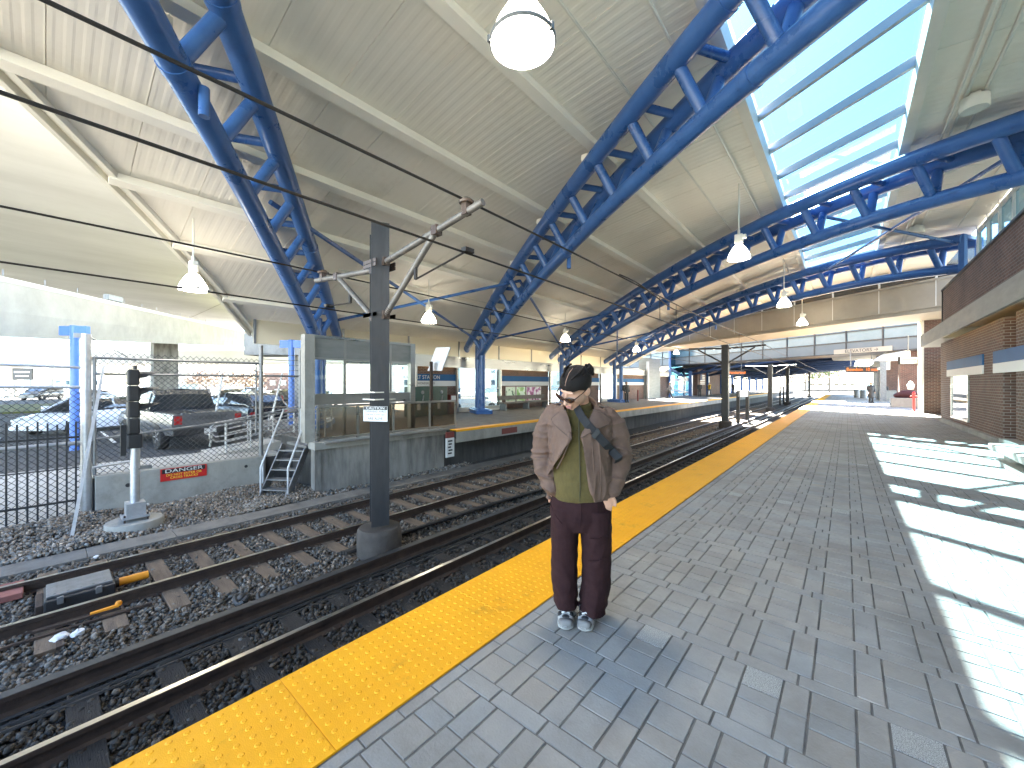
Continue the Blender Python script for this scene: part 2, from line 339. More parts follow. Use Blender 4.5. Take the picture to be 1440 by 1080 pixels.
# ballast stones: one heap nobody could count
def stones():
    ico = bmesh.new(); bmesh.ops.create_icosphere(ico, subdivisions=1, radius=1)
    bv = np.array([v.co[:] for v in ico.verts], dtype=np.float32); ico.verts.index_update(); bf = np.array([[v.index for v in f.verts] for f in ico.faces], dtype=np.int32); ico.free()
    P = []; S = []
    def field(x0, x1, y0, y1, n, s0, s1, zf):
        x = rng.uniform(x0, x1, n); y = rng.uniform(y0, y1, n); P.append(np.stack([x, y, zf(x, y)], 1)); S.append(rng.uniform(s0, s1, n))
    flat = lambda x, y: BED+.02+rng.uniform(-.025, .03, len(x))
    field(-9.6, -3.0, -1.2, 4.5, 40000, .015, .034, flat)
    field(-9.6, -3.0, 4.5, 12, 15000, .020, .042, flat)
    field(-9.6, -3.0, 12, 30, 5000, .035, .06, flat)
    shoulder = lambda x, y: BED+.05+np.clip(-x-10.1, 0, 2)*.06+rng.uniform(-.02, .04, len(x))+.05*np.sin(x*3+y*2)
    field(-12.25, -10.2, -3.5, 4.6, 20000, .016, .038, shoulder)
    field(-10.75, -10.2, 4.6, 10, 900, .026, .055, lambda x, y: BED+.04+rng.uniform(-.02, .03, len(x)))
    P = np.concatenate(P).astype(np.float32); S = np.concatenate(S).astype(np.float32)
    ft = (P[:, 0] > -9.36) & (P[:, 0] < -6.6) & (np.abs((P[:, 1]+2.24+.28) % .56-.28) < .115); nt_ = (P[:, 0] > -5.45) & (np.abs((P[:, 1]+2.1+.29) % .58-.29) < .11)
    keep = ~((ft & (rng.random(len(P)) < .93)) | (nt_ & (rng.random(len(P)) < .6))); P = P[keep]; S = S[keep]; n = len(P); nv = len(bv)
    q = rng.normal(size=(n, 4)); q /= np.linalg.norm(q, axis=1)[:, None]; w, x, y, z = q.T
    Rm = np.stack([1-2*(y*y+z*z), 2*(x*y-w*z), 2*(x*z+w*y), 2*(x*y+w*z), 1-2*(x*x+z*z), 2*(y*z-w*x), 2*(x*z-w*y), 2*(y*z+w*x), 1-2*(x*x+y*y)], 1).reshape(n, 3, 3)
    sc = rng.uniform(.55, 1.25, (n, 1, 3)); loc = bv[None]*(1+rng.uniform(-.28, .22, (n, nv, 1)))*sc*S[:, None, None]
    V = np.einsum('nij,nvj->nvi', Rm, loc)+P[:, None, :]
    F = (bf[None]+(np.arange(n)*nv)[:, None, None]).reshape(-1, 3)
    me = bpy.data.meshes.new('ballast'); me.vertices.add(n*nv); me.vertices.foreach_set('co', V.astype(np.float32).ravel())
    me.loops.add(len(F)*3); me.loops.foreach_set('vertex_index', F.ravel().astype(np.int32))
    me.polygons.add(len(F)); me.polygons.foreach_set('loop_start', np.arange(len(F), dtype=np.int32)*3)
    me.update(calc_edges=True)
    b = rng.uniform(.055, .17, n)*np.where(rng.random(n) < .12, 1.7, 1); warm = rng.uniform(.85, 1.12, n)
    # stones darker on the near-track side, paler past the far track
    dk = np.where((P[:, 0] > -6.0), .42, 1.)*np.where(P[:, 0] < -10, 1.45, 1); b = b*dk
    col = np.stack([b*warm*1.12, b*.97, b/warm*.80, np.ones(n)], 1); col = np.repeat(col, len(bf), 0)
    at = me.attributes.new('tint', 'FLOAT_COLOR', 'FACE'); at.data.foreach_set('color', col.astype(np.float32).ravel())
    me.materials.append(M['ballast']); return me
o = link('ballast', stones()); tag(o, 'loose grey and brown crushed stone ballast between and beside the rails', 'ballast', kind='stuff')

# near platform: body, pavers, tactile strip
g = MB(); g.box(-2.2, 8, -25, 75, -1.74, -.05); g.box(-2.24, -1.64, -25, 75, -.10, -.049); struct('platform_body', g, 'concrete_stain')
g = MB(); g.quad((-1.64, -25, -.005), (8, -25, -.005), (8, 75, -.005), (-1.64, 75, -.005)); struct('platform_joints', g, 'grout')
def pavers():
    mb = MB(); mb.col = (0, 0, 0)
    def tile(x0, x1, y0, y1, detail, kind=0):
        j = .0035 if detail else .003
        jx = j*1.25
        x0 += jx; x1 -= jx; y0 += j; y1 -= j
        t = random.gauss(0, .03); b = .29*(1+t); w = random.gauss(0, .02)
        mb.col = (b*(1+w)*1.03, b, b*(1.0-w)*.93)
        if kind == 1: mb.col = (.36, .36, .35)
        dz = [random.uniform(-.0012, .0012) for _ in range(4)]
        if detail:
            e = .0025
            v = [(x0, y0, -.006), (x1, y0, -.006), (x1, y1, -.006), (x0, y1, -.006), (x0+e, y0+e, dz[0]), (x1-e, y0+e, dz[1]), (x1-e, y1-e, dz[2]), (x0+e, y1-e, dz[3])]
            mb.add(v, [(4, 5, 6, 7), (0, 1, 5, 4), (1, 2, 6, 5), (2, 3, 7, 6), (3, 0, 4, 7)])
        else: mb.add([(x0, y0, 0), (x1, y0, 0), (x1, y1, 0), (x0, y1, 0)], [(0, 1, 2, 3)])
    PX, PY, W = .285, .55, .172
    y = -3.
    # border course along the yellow strip
    while y < 70:
        L = random.choice([.2, .2, .27]); tile(-1.632, -1.56, y, y+L, y < 14); y += L
    ny = int(73/PY)
    for i in range(22):
        x0 = -1.56+i*PX
        if x0 > 3.1: break
        for k in range(ny):
            yy = -3+k*PY; d = yy < 14
            off = .0 if i % 2 == 0 else .0
            # thin course, joints in the middle of the narrow column
            tile(x0-(PX-W)/2 if i else x0, x0+W+(PX-W)/2, yy, yy+.10, d)
            h = PY-.10
            tile(x0, x0+W, yy+.10, yy+.10+h*.38, d, 0)
            tile(x0, x0+W, yy+.10+h*.38, yy+.10+h*.62, d)
            if (i*7+k*5) % 14 != 3: tile(x0, x0+W, yy+.10+h*.62, yy+PY, d)
            else: RT_TILES.append((x0, x0+W, yy+.10+h*.62, yy+PY))
            tile(x0+W, x0+PX, yy+.10, yy+.10+h*.5, d); tile(x0+W, x0+PX, yy+.10+h*.5, yy+PY, d)
    return mb
RT_TILES = []
pv = pavers(); struct('platform_paving', pv, 'paver')
M['granite'] = mat('speckled_granite', (.12, .12, .12), (.62, .62, .58), 260, .7, bump=.6, bscale=200, detail=2)
g = MB()
for x0, x1, y0, y1 in RT_TILES: g.box(x0+.005, x1-.005, y0+.004, y1-.004, -.008, .0005)
struct('granite_setts', g, 'granite')
g = MB()
x0, x1 = -2.262, -1.64; y = -2.83+.0
ys = [.79-1.2*4+1.2*i for i in range(66)]
for ya in ys: g.bbox(x0, x1, ya+.0015, ya+1.1985, -.045, .006, .002)
dome = [(.0135, .006), (.0125, .0075), (.009, .0088)]
for j in range(int(17/.061)):
    yy = -1+j*.061
    for i in range(10):
        xx = x0+.036+i*.061
        if yy < 5.5: g.lathe(dome, (xx, yy, 0), 8)
        else: g.lathe([(.013, .006), (.009, .0088)], (xx, yy, 0), 5)
struct('tactile_paving', g, 'tactile')

# far platform and its end walls
g = MB(); g.box(-19, -10.8, 4.7, 90, -1.74, -.02); g.box(-10.9, -10.0, 8.9, 90, -.28, -.02); struct('far_platform', g, 'soot_shade')
g = MB(); g.box(-19, -10.3, 4.7, 90, -.019, 0); struct('far_platform_floor', g, 'slab')
g = MB(); g.box(-10.32, -9.98, 8.9, 90, -.06, .008)
struct('far_tactile_paving', g, 'tactile')

# ------------------------------------------------------------------ rails, ties, cables
def rail_prof(x, z):   # z = top
    return [(-.07, -.17), (.07, -.17), (.07, -.155), (.012, -.135), (.012, -.05), (.036, -.038), (.036, -.004), (.03, 0), (-.03, 0), (-.036, -.004), (-.036, -.038), (-.012, -.05), (-.012, -.135), (-.07, -.155)]
def rail(x, label, y0=-14, y1=120, z=RAILZ, group='running rails'):
    t = thing('rail', label, 'rail', (x, 0, z), 0, group)
    p = rail_prof(x, z)
    MB().prism([(x+a, y0, z+b) for a, b in p], (0, y1-y0, 0)).build('rail_body', 'rail_side', t)
    MB().box(x-.0295, x+.0295, y0, y1, z+.0004, z+.0024).build('running_surface', 'rail_top', t)
rail(-3.25, 'running rail closest under the edge of the yellow platform strip')
rail(-4.68, 'shiny running rail nearest to the yellow strip that can be seen')
rail(-7.30, 'inner running rail of the far track, in front of the black switch box')
rail(-8.72, 'outermost running rail of the far track, beside the flat concrete slabs')
t = thing('third_rail', 'dark power rail with broad dull top between the near track and the mast pedestal', 'power rail', (-5.62, 0, -1.2))
MB().prism([(-5.62+a*1.5, -14, -1.17+b*1.1) for a, b in rail_prof(0, 0)], (0, 130, 0)).build('rail_body', 'rail_side', t)
MB().box(-5.675, -5.565, -14, 116, -1.1695, -1.165).build('contact_surface', 'mast', t)
y = -2.
for k in range(60):
    yy = -1.6+k*3
    MB().prism([(-5.5, yy, -1.40), (-5.5, yy+.18, -1.40), (-5.58, yy+.14, -1.33), (-5.58, yy+.04, -1.33)], (-.12, 0, 0)).build('insulator_chair', 'rail_side', t) if yy < 30 else None
# cables beside the power rail
for j, (x, z, r) in enumerate([(-5.86, -1.33, .024), (-5.93, -1.32, .02), (-5.40, -1.345, .024), (-5.33, -1.35, .02), (-5.47, -1.31, .016)]):
    pts = [(x+.012*math.sin(k*1.3+j*2)+.02*math.sin(k*.37+j), -6+k*.9, z+.008*math.sin(k*.9+j*3)) for k in range(90)]
    tag(MB().tube(pts, r, 6).build('cable', 'cable', None, True), ['black cable left of the power rail lying lowest', 'thin black cable farthest left of the power rail', 'black cable on the platform side of the power rail', 'thin black cable nearest to the near track rail', 'thinnest black cable hugging the power rail foot'][j], 'cable', 'cables along the power rail')
for j in range(5):
    pts = [(-6.62+j*.075+.50*(.5-.5*math.cos(min(1, max(0, (k-6)/22))*math.pi))+.015*math.sin(k+j*2), 3.2+k*.35, -1.36+.03*j*(k < 30)+.01*math.sin(k*.8+j)) for k in range(75)]
    tag(MB().tube(pts, .032, 7).build('cable', 'cable', None, True), 'black cable in the bundle running past the mast pedestal towards the far end', 'cable', 'bundle of cables behind the pedestal')
# a looping loose cable near the pedestal
pts = [atz(255+a, 888-b, -1.36) for a, b in [(0, 0), (18, 12), (40, 28), (65, 45), (82, 52)]]
tag(MB().tube(pts, .017, 7).build('cable', 'cable', None, True), 'loose black cable curving over the ballast towards the clamps', 'cable')
for (px, py) in [(340, 842), (372, 838), (402, 828), (424, 818)]:
    p = atz(px, py, -1.33)
    t = MB(); t.tube([p+Vector((.09*math.cos(a), .07*math.sin(a), .03*math.sin(a*2))) for a in np.linspace(0, 6.28, 13)], .035, 7); t.ball(p+Vector((0, 0, .02)), (.06, .06, .05))
    tag(t.build('cable_clamp', 'cable', None, True), 'round black cable bundle end lying on the ballast left of the pedestal', 'cable clamp', 'black cable ends on the ballast')
# ties
tie = None
def tieat(x0, x1, y, m, lab, grp, z=BED+.045):
    o = MB().bbox(x0, x1, y-.105, y+.105, z-.12, z, .008).build('railway_tie', m); tag(o, lab, 'railway tie', grp)
for k in range(105):
    y = -2.24+k*.56
    if y < 1.3: lab = 'brown timber tie crossing the far track beside the switch machine'
    else: lab = 'worn brown timber tie under the two far track rails'
    ext = .35 if k % 7 == 3 else 0
    tieat(-9.35-random.uniform(0, .05), -6.62+random.uniform(0, .07)+ext, y+random.uniform(-.03, .03), 'tie', lab, 'ties of the far track', BED+.05+random.uniform(-.008, .01))
for k in range(80):
    y = -2.1+k*.58
    tieat(-5.45-random.uniform(0, .05), -2.55, y+random.uniform(-.02, .02), 'tie_dark', 'dark timber tie under the near track rails', 'ties of the near track', BED+.05+random.uniform(-.006, .006))
# concrete trough slabs beside the far track
for k in range(14):
    y = -3+k*1.15
    a = MB().bbox(-10.18, -9.62, y+.004, y+1.146, BED-.05, BED+.075+random.uniform(-.006, .006), .006).build('trough_cover', 'slab')
    tag(a, 'flat concrete cable trough cover in the row along the outermost far rail', 'cover slab', 'trough covers along the far track')
# switch machine between the far rails
t = thing('switch_machine', 'black switch machine box with worn grey lid and orange rod between the far rails', 'switch machine', (-7.98, .25, BED))
MB().bbox(-8.26, -7.66, -.02, .62, BED+.02, -1.19, .02).build('housing', 'black', t)
MB().bbox(-8.24, -7.74, .0, .60, -1.188, -1.155, .012).build('lid', 'darkgalv', t)
for y in (.12, .46): MB().bbox(-7.665, -7.63, y-.03, y+.03, -1.25, -1.16, .006).build('latch', 'darkgalv', t)
for k in range(5): MB().box(-8.2, -7.78, .06+k*.115, .085+k*.115, -1.156, -1.149).build('lid_rib', 'darkgalv', t)
MB().bbox(-8.2, -7.72, -.09, -.02, -1.36, -1.24, .01).build('end_flange', 'rail_side', t); MB().cyl((-7.72, .62, -1.33), (-7.3, .68, -1.33), .022, n=8).build('drive_rod', 'rail_side', t, True)
MB().cyl((-7.9, .66, -1.27), (-7.9, .98, -1.27), .055, n=14).build('rod', 'orange', t, True)
MB().cyl((-7.9, .60, -1.27), (-7.9, .67, -1.27), .065, n=14).build('collar', 'black', t, True)
g = MB(); g.beam((-7.12, -.1, -1.30), (-7.06, .62, -1.30), .05, .03); g.beam((-7.02, -.5, -1.33), (-6.96, .9, -1.33), .04, .03); g.beam((-7.3, .1, -1.35), (-6.6, .1, -1.35), .06, .03)
o = g.build('throw_rod', 'rail_side', t)
tag(MB().bbox(-9.0, -8.45, -.9, -.2, -1.33, -1.25, .01).build('cover_plate', 'rust_plate'), 'red oxide painted steel plate lying by the switch machine', 'plate')
g = MB(); g.lathe([(.03, 0), (.035, .03), (.025, .05), (0, .055)], (-7.08, .60, -1.27)); g.beam((-7.09, .35, -1.28), (-7.08, .6, -1.27), .04, .03)
tag(g.build('rod_end', 'orange', None, True), 'small orange knob with bracket under the inner far rail', 'rod end')
def paper(p, s, lab):
    bm = bmesh.new(); bmesh.ops.create_icosphere(bm, subdivisions=2, radius=s)
    for v in bm.verts: v.co *= 1+.5*noise.noise(v.co*40+Vector(p)); v.co.z *= .7
    me = bpy.data.meshes.new('crumpled_paper'); bm.to_mesh(me); bm.free(); me.materials.append(M['paper'])
    o = link('crumpled_paper', me); o.location = p; tag(o, lab, 'litter')
paper(atz(84, 896, -1.33), .07, 'white crumpled paper litter, left one of the pair on the ballast by the switch')
paper(atz(109, 890, -1.33), .06, 'white crumpled paper litter, right one of the pair on the ballast by the switch')
paper(atz(150, 747, -1.27), .05, 'small white scrap in front of the signal footing')
paper(atz(135, 783, -1.31), .035, 'tiny scrap on the trough covers')

# ------------------------------------------------------------------ canopy roof
YA, YB, YSK = -99., COLY[3]+6.0, COLY[3]+1.4             # gable ends, measured at x = -15
def yat(x, y15): return 5.1-.675*(x+17.4) if y15 == YA else y15-TA*(x+15)
def deck(x0, x1, mname, parent, hole=None):
    bm = bmesh.new(); xs = np.linspace(x0, x1, max(3, int((x1-x0)/.45)+1))
    ymin, ymax = yat(x1, YA)-1, yat(x0, YB)+1
    P = 1.07/6
    ys = []; k = math.floor(ymin/P)
    while k*P < ymax:
        y = k*P
        sm = (k % 6 == 0)
        ys += [(y, 0), (y+.30*P, 0), (y+.46*P, .0032), (y+.84*P, .0032)]
        if sm: ys[-4:] = [(y-.006, 0), (y, .03), (y+.006, 0), (y+.30*P, 0), (y+.46*P, .0032), (y+.84*P, .0032)]
        k += 1
    rows = []
    for (y, dz) in ys: rows.append([bm.verts.new((x, y, roofz(x)+dz)) for x in xs])
    for a, b in zip(rows[:-1], rows[1:]):
        for i in range(len(xs)-1): bm.faces.new((a[i], a[i+1], b[i+1], b[i]))
    for y15, s in ((YA, -1), (YB, 1)):
        geom = bm.verts[:]+bm.edges[:]+bm.faces[:]
        bmesh.ops.bisect_plane(bm, geom=geom, plane_co=(-15, yat(-15, y15), 0), plane_no=TN if s > 0 else Vector((-.675, -1, 0)).normalized(), clear_outer=True)
    me = bpy.data.meshes.new('roof_deck'); bm.to_mesh(me); bm.free(); me.materials.append(M[mname])
    return link('roof_deck', me, parent)
roof = thing('canopy_roof', 'cream ribbed metal canopy roof curving over the tracks, with skylight', 'roof', (-15, 15, 0))
SKL, SKR = -1.50, .98; EAVE = -17.4; RX = 3.42
def panel(x0, x1):
    deck(x0, x1, 'deck', roof)
    # outer skin, closes the roof from above
    bm = bmesh.new(); xs = np.linspace(x0, x1, max(2, int((x1-x0)/.8)+1)); 
    for sgn in (0,):
        A = [bm.verts.new((x, yat(x, YA), roofz(x)+.16)) for x in xs]; B = [bm.verts.new((x, yat(x, YB), roofz(x)+.16)) for x in xs]
        for i in range(len(xs)-1): bm.faces.new((A[i], A[i+1], B[i+1], B[i]))
    me = bpy.data.meshes.new('roof_cover'); bm.to_mesh(me); bm.free(); me.materials.append(M['offwhite']); link('roof_cover', me, roof)
panel(EAVE, SKL); panel(SKR, RX)
g = MB(); g.prism([(SKL, yat(SKL, YSK), roofz(SKL)), (SKR, yat(SKR, YSK), roofz(SKR)), (SKR, yat(SKR, YB), roofz(SKR)), (SKL, yat(SKL, YB), roofz(SKL))], (0, 0, .3)); g.build('roof_infill', 'deck', roof)
# gable and eave trims
for y15, s in ((YA, -1), (YB, 1)):
    g = MB()
    for x0, x1 in ((EAVE, SKL), (SKR, RX)):
        xs = np.linspace(x0, x1, 24)
        for a, b in zip(xs[:-1], xs[1:]):
            g.beam((a, yat(a, y15)+s*.05, roofz(a)+.05), (b, yat(b, y15)+s*.05, roofz(b)+.05), .09, .34)
            g.beam((a, yat(a, y15)-s*.22, roofz(a)-.07), (b, yat(b, y15)-s*.22, roofz(b)-.07), .10, .12)
    g.build('gable_trim', 'offwhite', roof)
g = MB(); g.beam((EAVE, yat(EAVE, YA), roofz(EAVE)), (EAVE, yat(EAVE, YB), roofz(EAVE)), .16, .26); g.build('eave_trim', 'offwhite', roof)
PURX = [-15.05, -12.7, -10.85, -8.85, -6.62, -4.27]
for x in PURX:
    z = roofz(x)
    sl = (roofz(x+.1)-roofz(x-.1))/.2; up = Vector((-sl, 0, 1)).normalized()
    g = MB(); a = Vector((x, yat(x, YA)+.1, z-.10)); b = Vector((x, yat(x, YB)-.1, z-.10))
    g.beam(a, b, .20, .17, up); g.build('purlin', 'purlin', roof)
# skylight curbs, bars, panes
for x, s in ((SKL, -1), (SKR, 1)):
    g = MB(); g.box(x-.11, x+.11, yat(x, YA), yat(x, YB), 0, 0) if False else None
    z = roofz(x)
    g.prism([(x+s*.16, yat(x, YA), z-.12), (x-s*.02, yat(x, YA), z-.12), (x-s*.02, yat(x, YA), z+.30), (x+s*.16, yat(x, YA), z+.30)], (0, yat(x, YB)-yat(x, YA), 0))
    g.build('skylight_curb', 'offwhite', roof)
    MB().cyl((x+s*.62, yat(x, YA)+.4, roofz(x+s*.62)-.16), (x+s*.62, yat(x, YB)-.4, roofz(x+s*.62)-.16), .022, n=6).build('conduit', 'offwhite', roof, True)
zs = roofz(-.3)+.27
g = MB(); pb = MB()
sm = [4.0+1.62*k for k in range(18) if 4.0+1.62*k < YSK-.2]
for y15 in sm:
    a = Vector((SKL, yat(SKL, y15), zs)); b = Vector((SKR, yat(SKR, y15), zs)); g.beam(a, b, .055, .15)
    a.z -= .10; b.z -= .10; g.beam(a, b, .085, .03)
g.build('skylight_bar', 'mullion', roof)
pb.quad((SKL, yat(SKL, YA), zs+.085), (SKR, yat(SKR, YA), zs+.085), (SKR, yat(SKR, YSK), zs+.085), (SKL, yat(SKL, YSK), zs+.085)); pb.build('skylight_pane', 'skyglass', roof)
g = MB(); g.box(SKR+.5, SKR+.52, 0, 0, 0, 0) if False else None
# ------------------------------------------------------------------ trusses on paired columns
def chord(k, off, dz, xs): 
    p = []
    for x in xs:
        c = Vector((x, yat(x, COLY[k]), roofz(x)-.46+dz)); p.append(c+TN*off)
    return p
TLAB = ['blue tubular arched truss on twin columns, leftmost, behind the signal and car park fence',
        'blue tubular arched truss standing behind the mast with its twin columns on a blue foot',
        'blue tubular arched truss crossing the middle of the skylight, third from the left',
        'blue tubular arched truss ending in a box frame at the wall, farthest of four']
for k in range(4):
    t = thing('arched_truss', TLAB[k], 'truss', (-15, COLY[k], 0), 0, 'blue arched trusses')
    xe = 3.25; x0 = -16.6
    xs = list(np.linspace(x0, xe, 40)); OFF = .46; D = .92
    xl = [x for x in xs if x > -15.4]
    for s in (-1, 1):
        MB().tube(chord(k, s*OFF, 0, xs), .185, 16).build('top_chord', 'blue', t, True)
    MB().tube(chord(k, 0, -D, xl), .165, 16).build('bottom_chord', 'blue', t, True)
    # web members between chords
    n = 17; st = np.linspace(-14.6, 2.6, n)
    for i in range(n):
        x = st[i]; b = chord(k, 0, -D, [x])[0]
        for s in (-1, 1):
            a = chord(k, s*OFF, 0, [x-.12])[0]
            MB().cyl(b, a, .10, n=12).build('web_tube', 'blue', t, True)
        a1 = chord(k, -OFF, 0, [x+.12])[0]; a2 = chord(k, OFF, 0, [x+.12])[0]
        MB().cyl(a1, a2, .075, n=10).build('strut', 'blue', t, True)
    for q in range(3):
        x = -11+q*5.; 
        for off, dz, r in ((-OFF, 0, .185), (OFF, 0, .185), (0, -D, .165)):
            a, b = chord(k, off, dz, [x-.05, x+.05]); MB().cyl(a, b, r+.012, n=18).build('splice_collar', 'blue', t, True)
    a = chord(k, 0, -D, [-6.2])[0]; g = MB(); g.cyl(a+TN*.2+Vector((0, 0, -.02)), a+TN*.2+Vector((0, 0, -.38)), .06, n=10); g.build('cable_bracket', 'blue', t, True)
    # twin columns and foot
    for s in (-.5, .5):
        cpt = Vector((-15, COLY[k], 0))+TD*s
        top = roofz(cpt.x)-.62
        MB().cyl(cpt+Vector((0, 0, .0)), (cpt.x, cpt.y, top), .16, n=18).build('column', 'blue', t, True)
    c = Vector((-15, COLY[k], .1)); g = MB(); g.obox(c, TD*1.0, TN*.42, (0, 0, .1)); g.obox(c+Vector((0, 0, .12)), TD*.85, TN*.3, (0, 0, .03)); g.build('foot', 'blue', t)
    # end plate at the wall
    e = Vector((xe, yat(xe, COLY[k]), 0)); zt = roofz(xe)-.46
    g = MB(); g.obox(e+Vector((0, 0, zt-D/2))+TN*OFF, (.07, 0, 0), TN*.09, (0, 0, D/2+.16)); g.obox(e+Vector((0, 0, zt-D/2))-TN*OFF, (.07, 0, 0), TN*.09, (0, 0, D/2+.16))
    g.obox(e+Vector((0, 0, zt-D-.1)), (.07, 0, 0), TN*(OFF-.1), (0, 0, .06)); g.obox(e+Vector((0, 0, zt+.09)), (.07, 0, 0), TN*(OFF-.1), (0, 0, .06)); g.build('end_frame', 'blue', t)
    # clips under the purlins
    for x in PURX[1:]:
        for s in (-1, 1):
            c = chord(k, s*OFF, 0, [x])[0]; MB().obox(c+Vector((0, 0, .22)), (.08, 0, 0), (0, .11, 0), (0, 0, .07)).build('purlin_clip', 'purlin', t)
# cross bracing rods between trusses
def brace(k, xa, xb, za=-.55):
    a = Vector((xa, yat(xa, COLY[k]), roofz(xa)+za)); b = Vector((xb, yat(xb, COLY[k+1]), roofz(xb)+za)); return a, b
for k in range(3):
    for xa, xb, nm in ((-15.1, -9.4, 'rising away from the far platform'), (-9.4, -15.1, 'dropping towards the far columns')):
        a, b = brace(k, xa, xb)
        tag(MB().cyl(a, b, .055, n=8).build('bracing_rod', 'blue', None, True), 'blue bracing rod between the %s trusses, %s' % (['first and second', 'second and third', 'third and fourth'][k], nm), 'bracing rod', 'diagonal bracing rods')
for xa, xb, nm in ((-.9, 3.1, 'running to the wall'), (3.1, -.9, 'running to the skylight')):
    a, b = brace(2, xa, xb)
    tag(MB().cyl(a, b, .05, n=8).build('bracing_rod', 'blue', None, True), 'thin blue bracing rod under the skylight, %s' % nm, 'bracing rod', 'diagonal bracing rods')

# ------------------------------------------------------------------ pendant lamps
def make_lamp():
    t = thing('pendant_lamp', 'x', 'pendant lamp', (0, 0, 0), 0, 'pendant lamps under the canopy')
    MB().lathe([(.10, .30), (.16, .22), (.24, .08), (.275, -.02), (.285, -.06), (.27, -.06), (.255, 0), (.2, .12), (.09, .27)], n=28).build('shade', 'lamp_shade', t, 'all')
    MB().lathe([(0, -.035), (.18, -.03), (.262, -.01), (.262, -.045), (.18, -.075), (0, -.085)][::-1], n=28).build('lens', 'lamp', t, 'all')
    g = MB(); g.lathe([(.287, -.075), (.3, -.06), (.3, -.045), (.287, -.035), (.287, -.075)], n=28, caps=False); g.obox((.29, .03, -.055), (.02, 0, 0), (0, .015, 0), (0, 0, .03)); g.obox((-.2, -.22, -.055), (.015, 0, 0), (0, .015, 0), (0, 0, .03)); g.build('clamp_ring', 'darkgalv', t, True)
    g = MB(); g.bbox(-.10, .10, -.08, .08, .36, .60, .02); g.cyl((0, 0, .28), (0, 0, .37), .085, n=14); g.cyl((0, 0, .60), (0, 0, .72), .035, n=10); g.obox((.13, 0, .52), (.05, 0, 0), (0, .05, 0), (0, 0, .05)); g.build('ballast_housing', 'offwhite', t)
    return t
proto = make_lamp(); used = False
LL = [(735, 62, 3.55, 'brightest pendant lamp at the top edge of the picture, seen from below'), (1039, 364, 10.9, 'white pendant lamp hanging in front of the third truss, left of the skylight'),
      (1102.5, 431, 17.6, 'pendant lamp over the near platform just above the concrete bridge'), (1128, 457, 23.0, 'small pendant lamp before the beige bridge face, farthest over the near platform'),
      (272, 408, 9.2, 'pendant lamp hanging at the left gable before the concrete viaduct'), (603, 454, 14.5, 'pendant lamp right of the tall mast under the crossing blue rods'),
      (795, 480, 21.5, 'pendant lamp left of the third twin columns, beside a conduit box'), (895, 494, 29.5, 'pendant lamp right of the fourth twin columns'), (951, 498, 37., 'pendant lamp before the far glass stair tower'),]
for i, (px, py, w, lab) in enumerate(LL):
    p = atw(px, py, w); p.z += .07
    t = proto if not used else dup(proto, p, None, lab)
    if not used: proto.location = p; proto['label'] = lab; used = True
    zt = roofz(p.x)-.02 if i < 8 else roofz(-12)
    MB().cyl((p.x, p.y, p.z+.70), (p.x, p.y, zt), .02, n=6).build('stem', 'offwhite', t, True)
for j, (px, py) in enumerate([(1069, 516), (1081, 516.5), (1091, 517)]):
    p = atw(px, py, 62-j*-9); dup(proto, p, None, 'small lamp in the row under the dark far canopy, number %s from the left' % ['first', 'second', 'third'][j])
# round ceiling fixtures and conduits right of the skylight
for x, y, lab in ((1.86, 11.4, 'round cream ceiling drum nearest the top right corner'), (1.86, 14.3, 'round cream ceiling drum above the third truss'), (1.86, 19.5, 'round cream ceiling drum behind the third truss')):
    z = roofz(x); t = thing('ceiling_drum', lab, 'ceiling fixture', (x, y, z), 0, 'ceiling drums')
    MB().lathe([(.20, -.10), (.20, -.30), (.185, -.32), (.15, -.315), (0, -.30)][::-1], (x, y, z), 24).build('drum', 'offwhite', t, True)
    MB().box(x-.07, x+.07, y-.07, y+.07, z-.12, z+.0).build('mount', 'offwhite', t)
for dx in (-.12, .12):
    x = 1.86+dx; tag(MB().cyl((x, yat(x, YA)+.5, roofz(x)-.05), (x, yat(x, YB)-.5, roofz(x)-.05), .03, n=8).build('ceiling_conduit', 'offwhite', None, True), 'cream conduit pipe along the ceiling beside the round drums', 'conduit', 'conduits beside the drums')
for x, y0, y1 in ((2.9, 3, 20), (-3.1, -2, 22), (-12.3, 6, 28)):
    tag(MB().cyl((x, y0, roofz(x)-.06), (x, y1, roofz(x)-.06), .025, n=6).build('ceiling_conduit', 'offwhite', None, True), ['cream conduit near the clerestory windows', 'cream conduit along the ceiling left of the skylight', 'cream conduit low on the ceiling above the far platform'][[2.9, -3.1, -12.3].index(x)], 'conduit')

# ------------------------------------------------------------------ station building on the right
XW = 3.05
t = thing('brick_building', 'brown brick station building along the right platform with metal fascia and clerestory', 'building', (XW, 15, 0))
g = MB(); g.box(XW, 9, 15.75, 24.4, 0, 3.25); g.box(XW, 9, -4, 14.75, 0, 3.25); g.box(XW+.55, 9, 14.75, 15.75, 0, 3.25); g.build('brick_wall', 'brick', t)
MB().box(2.75, 9, -4, 21.6, 3.82, 5.0).build('brick_parapet', 'brick_dark', t)
g = MB(); g.box(2.70, 9, -4, 21.64, 5.0, 5.06); g.box(2.72, 2.75, -4, 21.64, 3.80, 3.86); g.box(2.72, 2.8, 21.6, 21.66, 3.8, 5.0); g.build('parapet_coping', 'black', t)
g = MB(); g.box(2.66, 2.74, -4, 26.7, 3.26, 3.80); g.box(2.74, 9, 21.62, 26.7, 3.26, 3.80); g.build('metal_fascia', 'fascia_metal', t)
g = MB(); g.box(2.74, 4.5, -4, 26.66, 3.62, 3.66); g.build('soffit', 'offwhite', t)
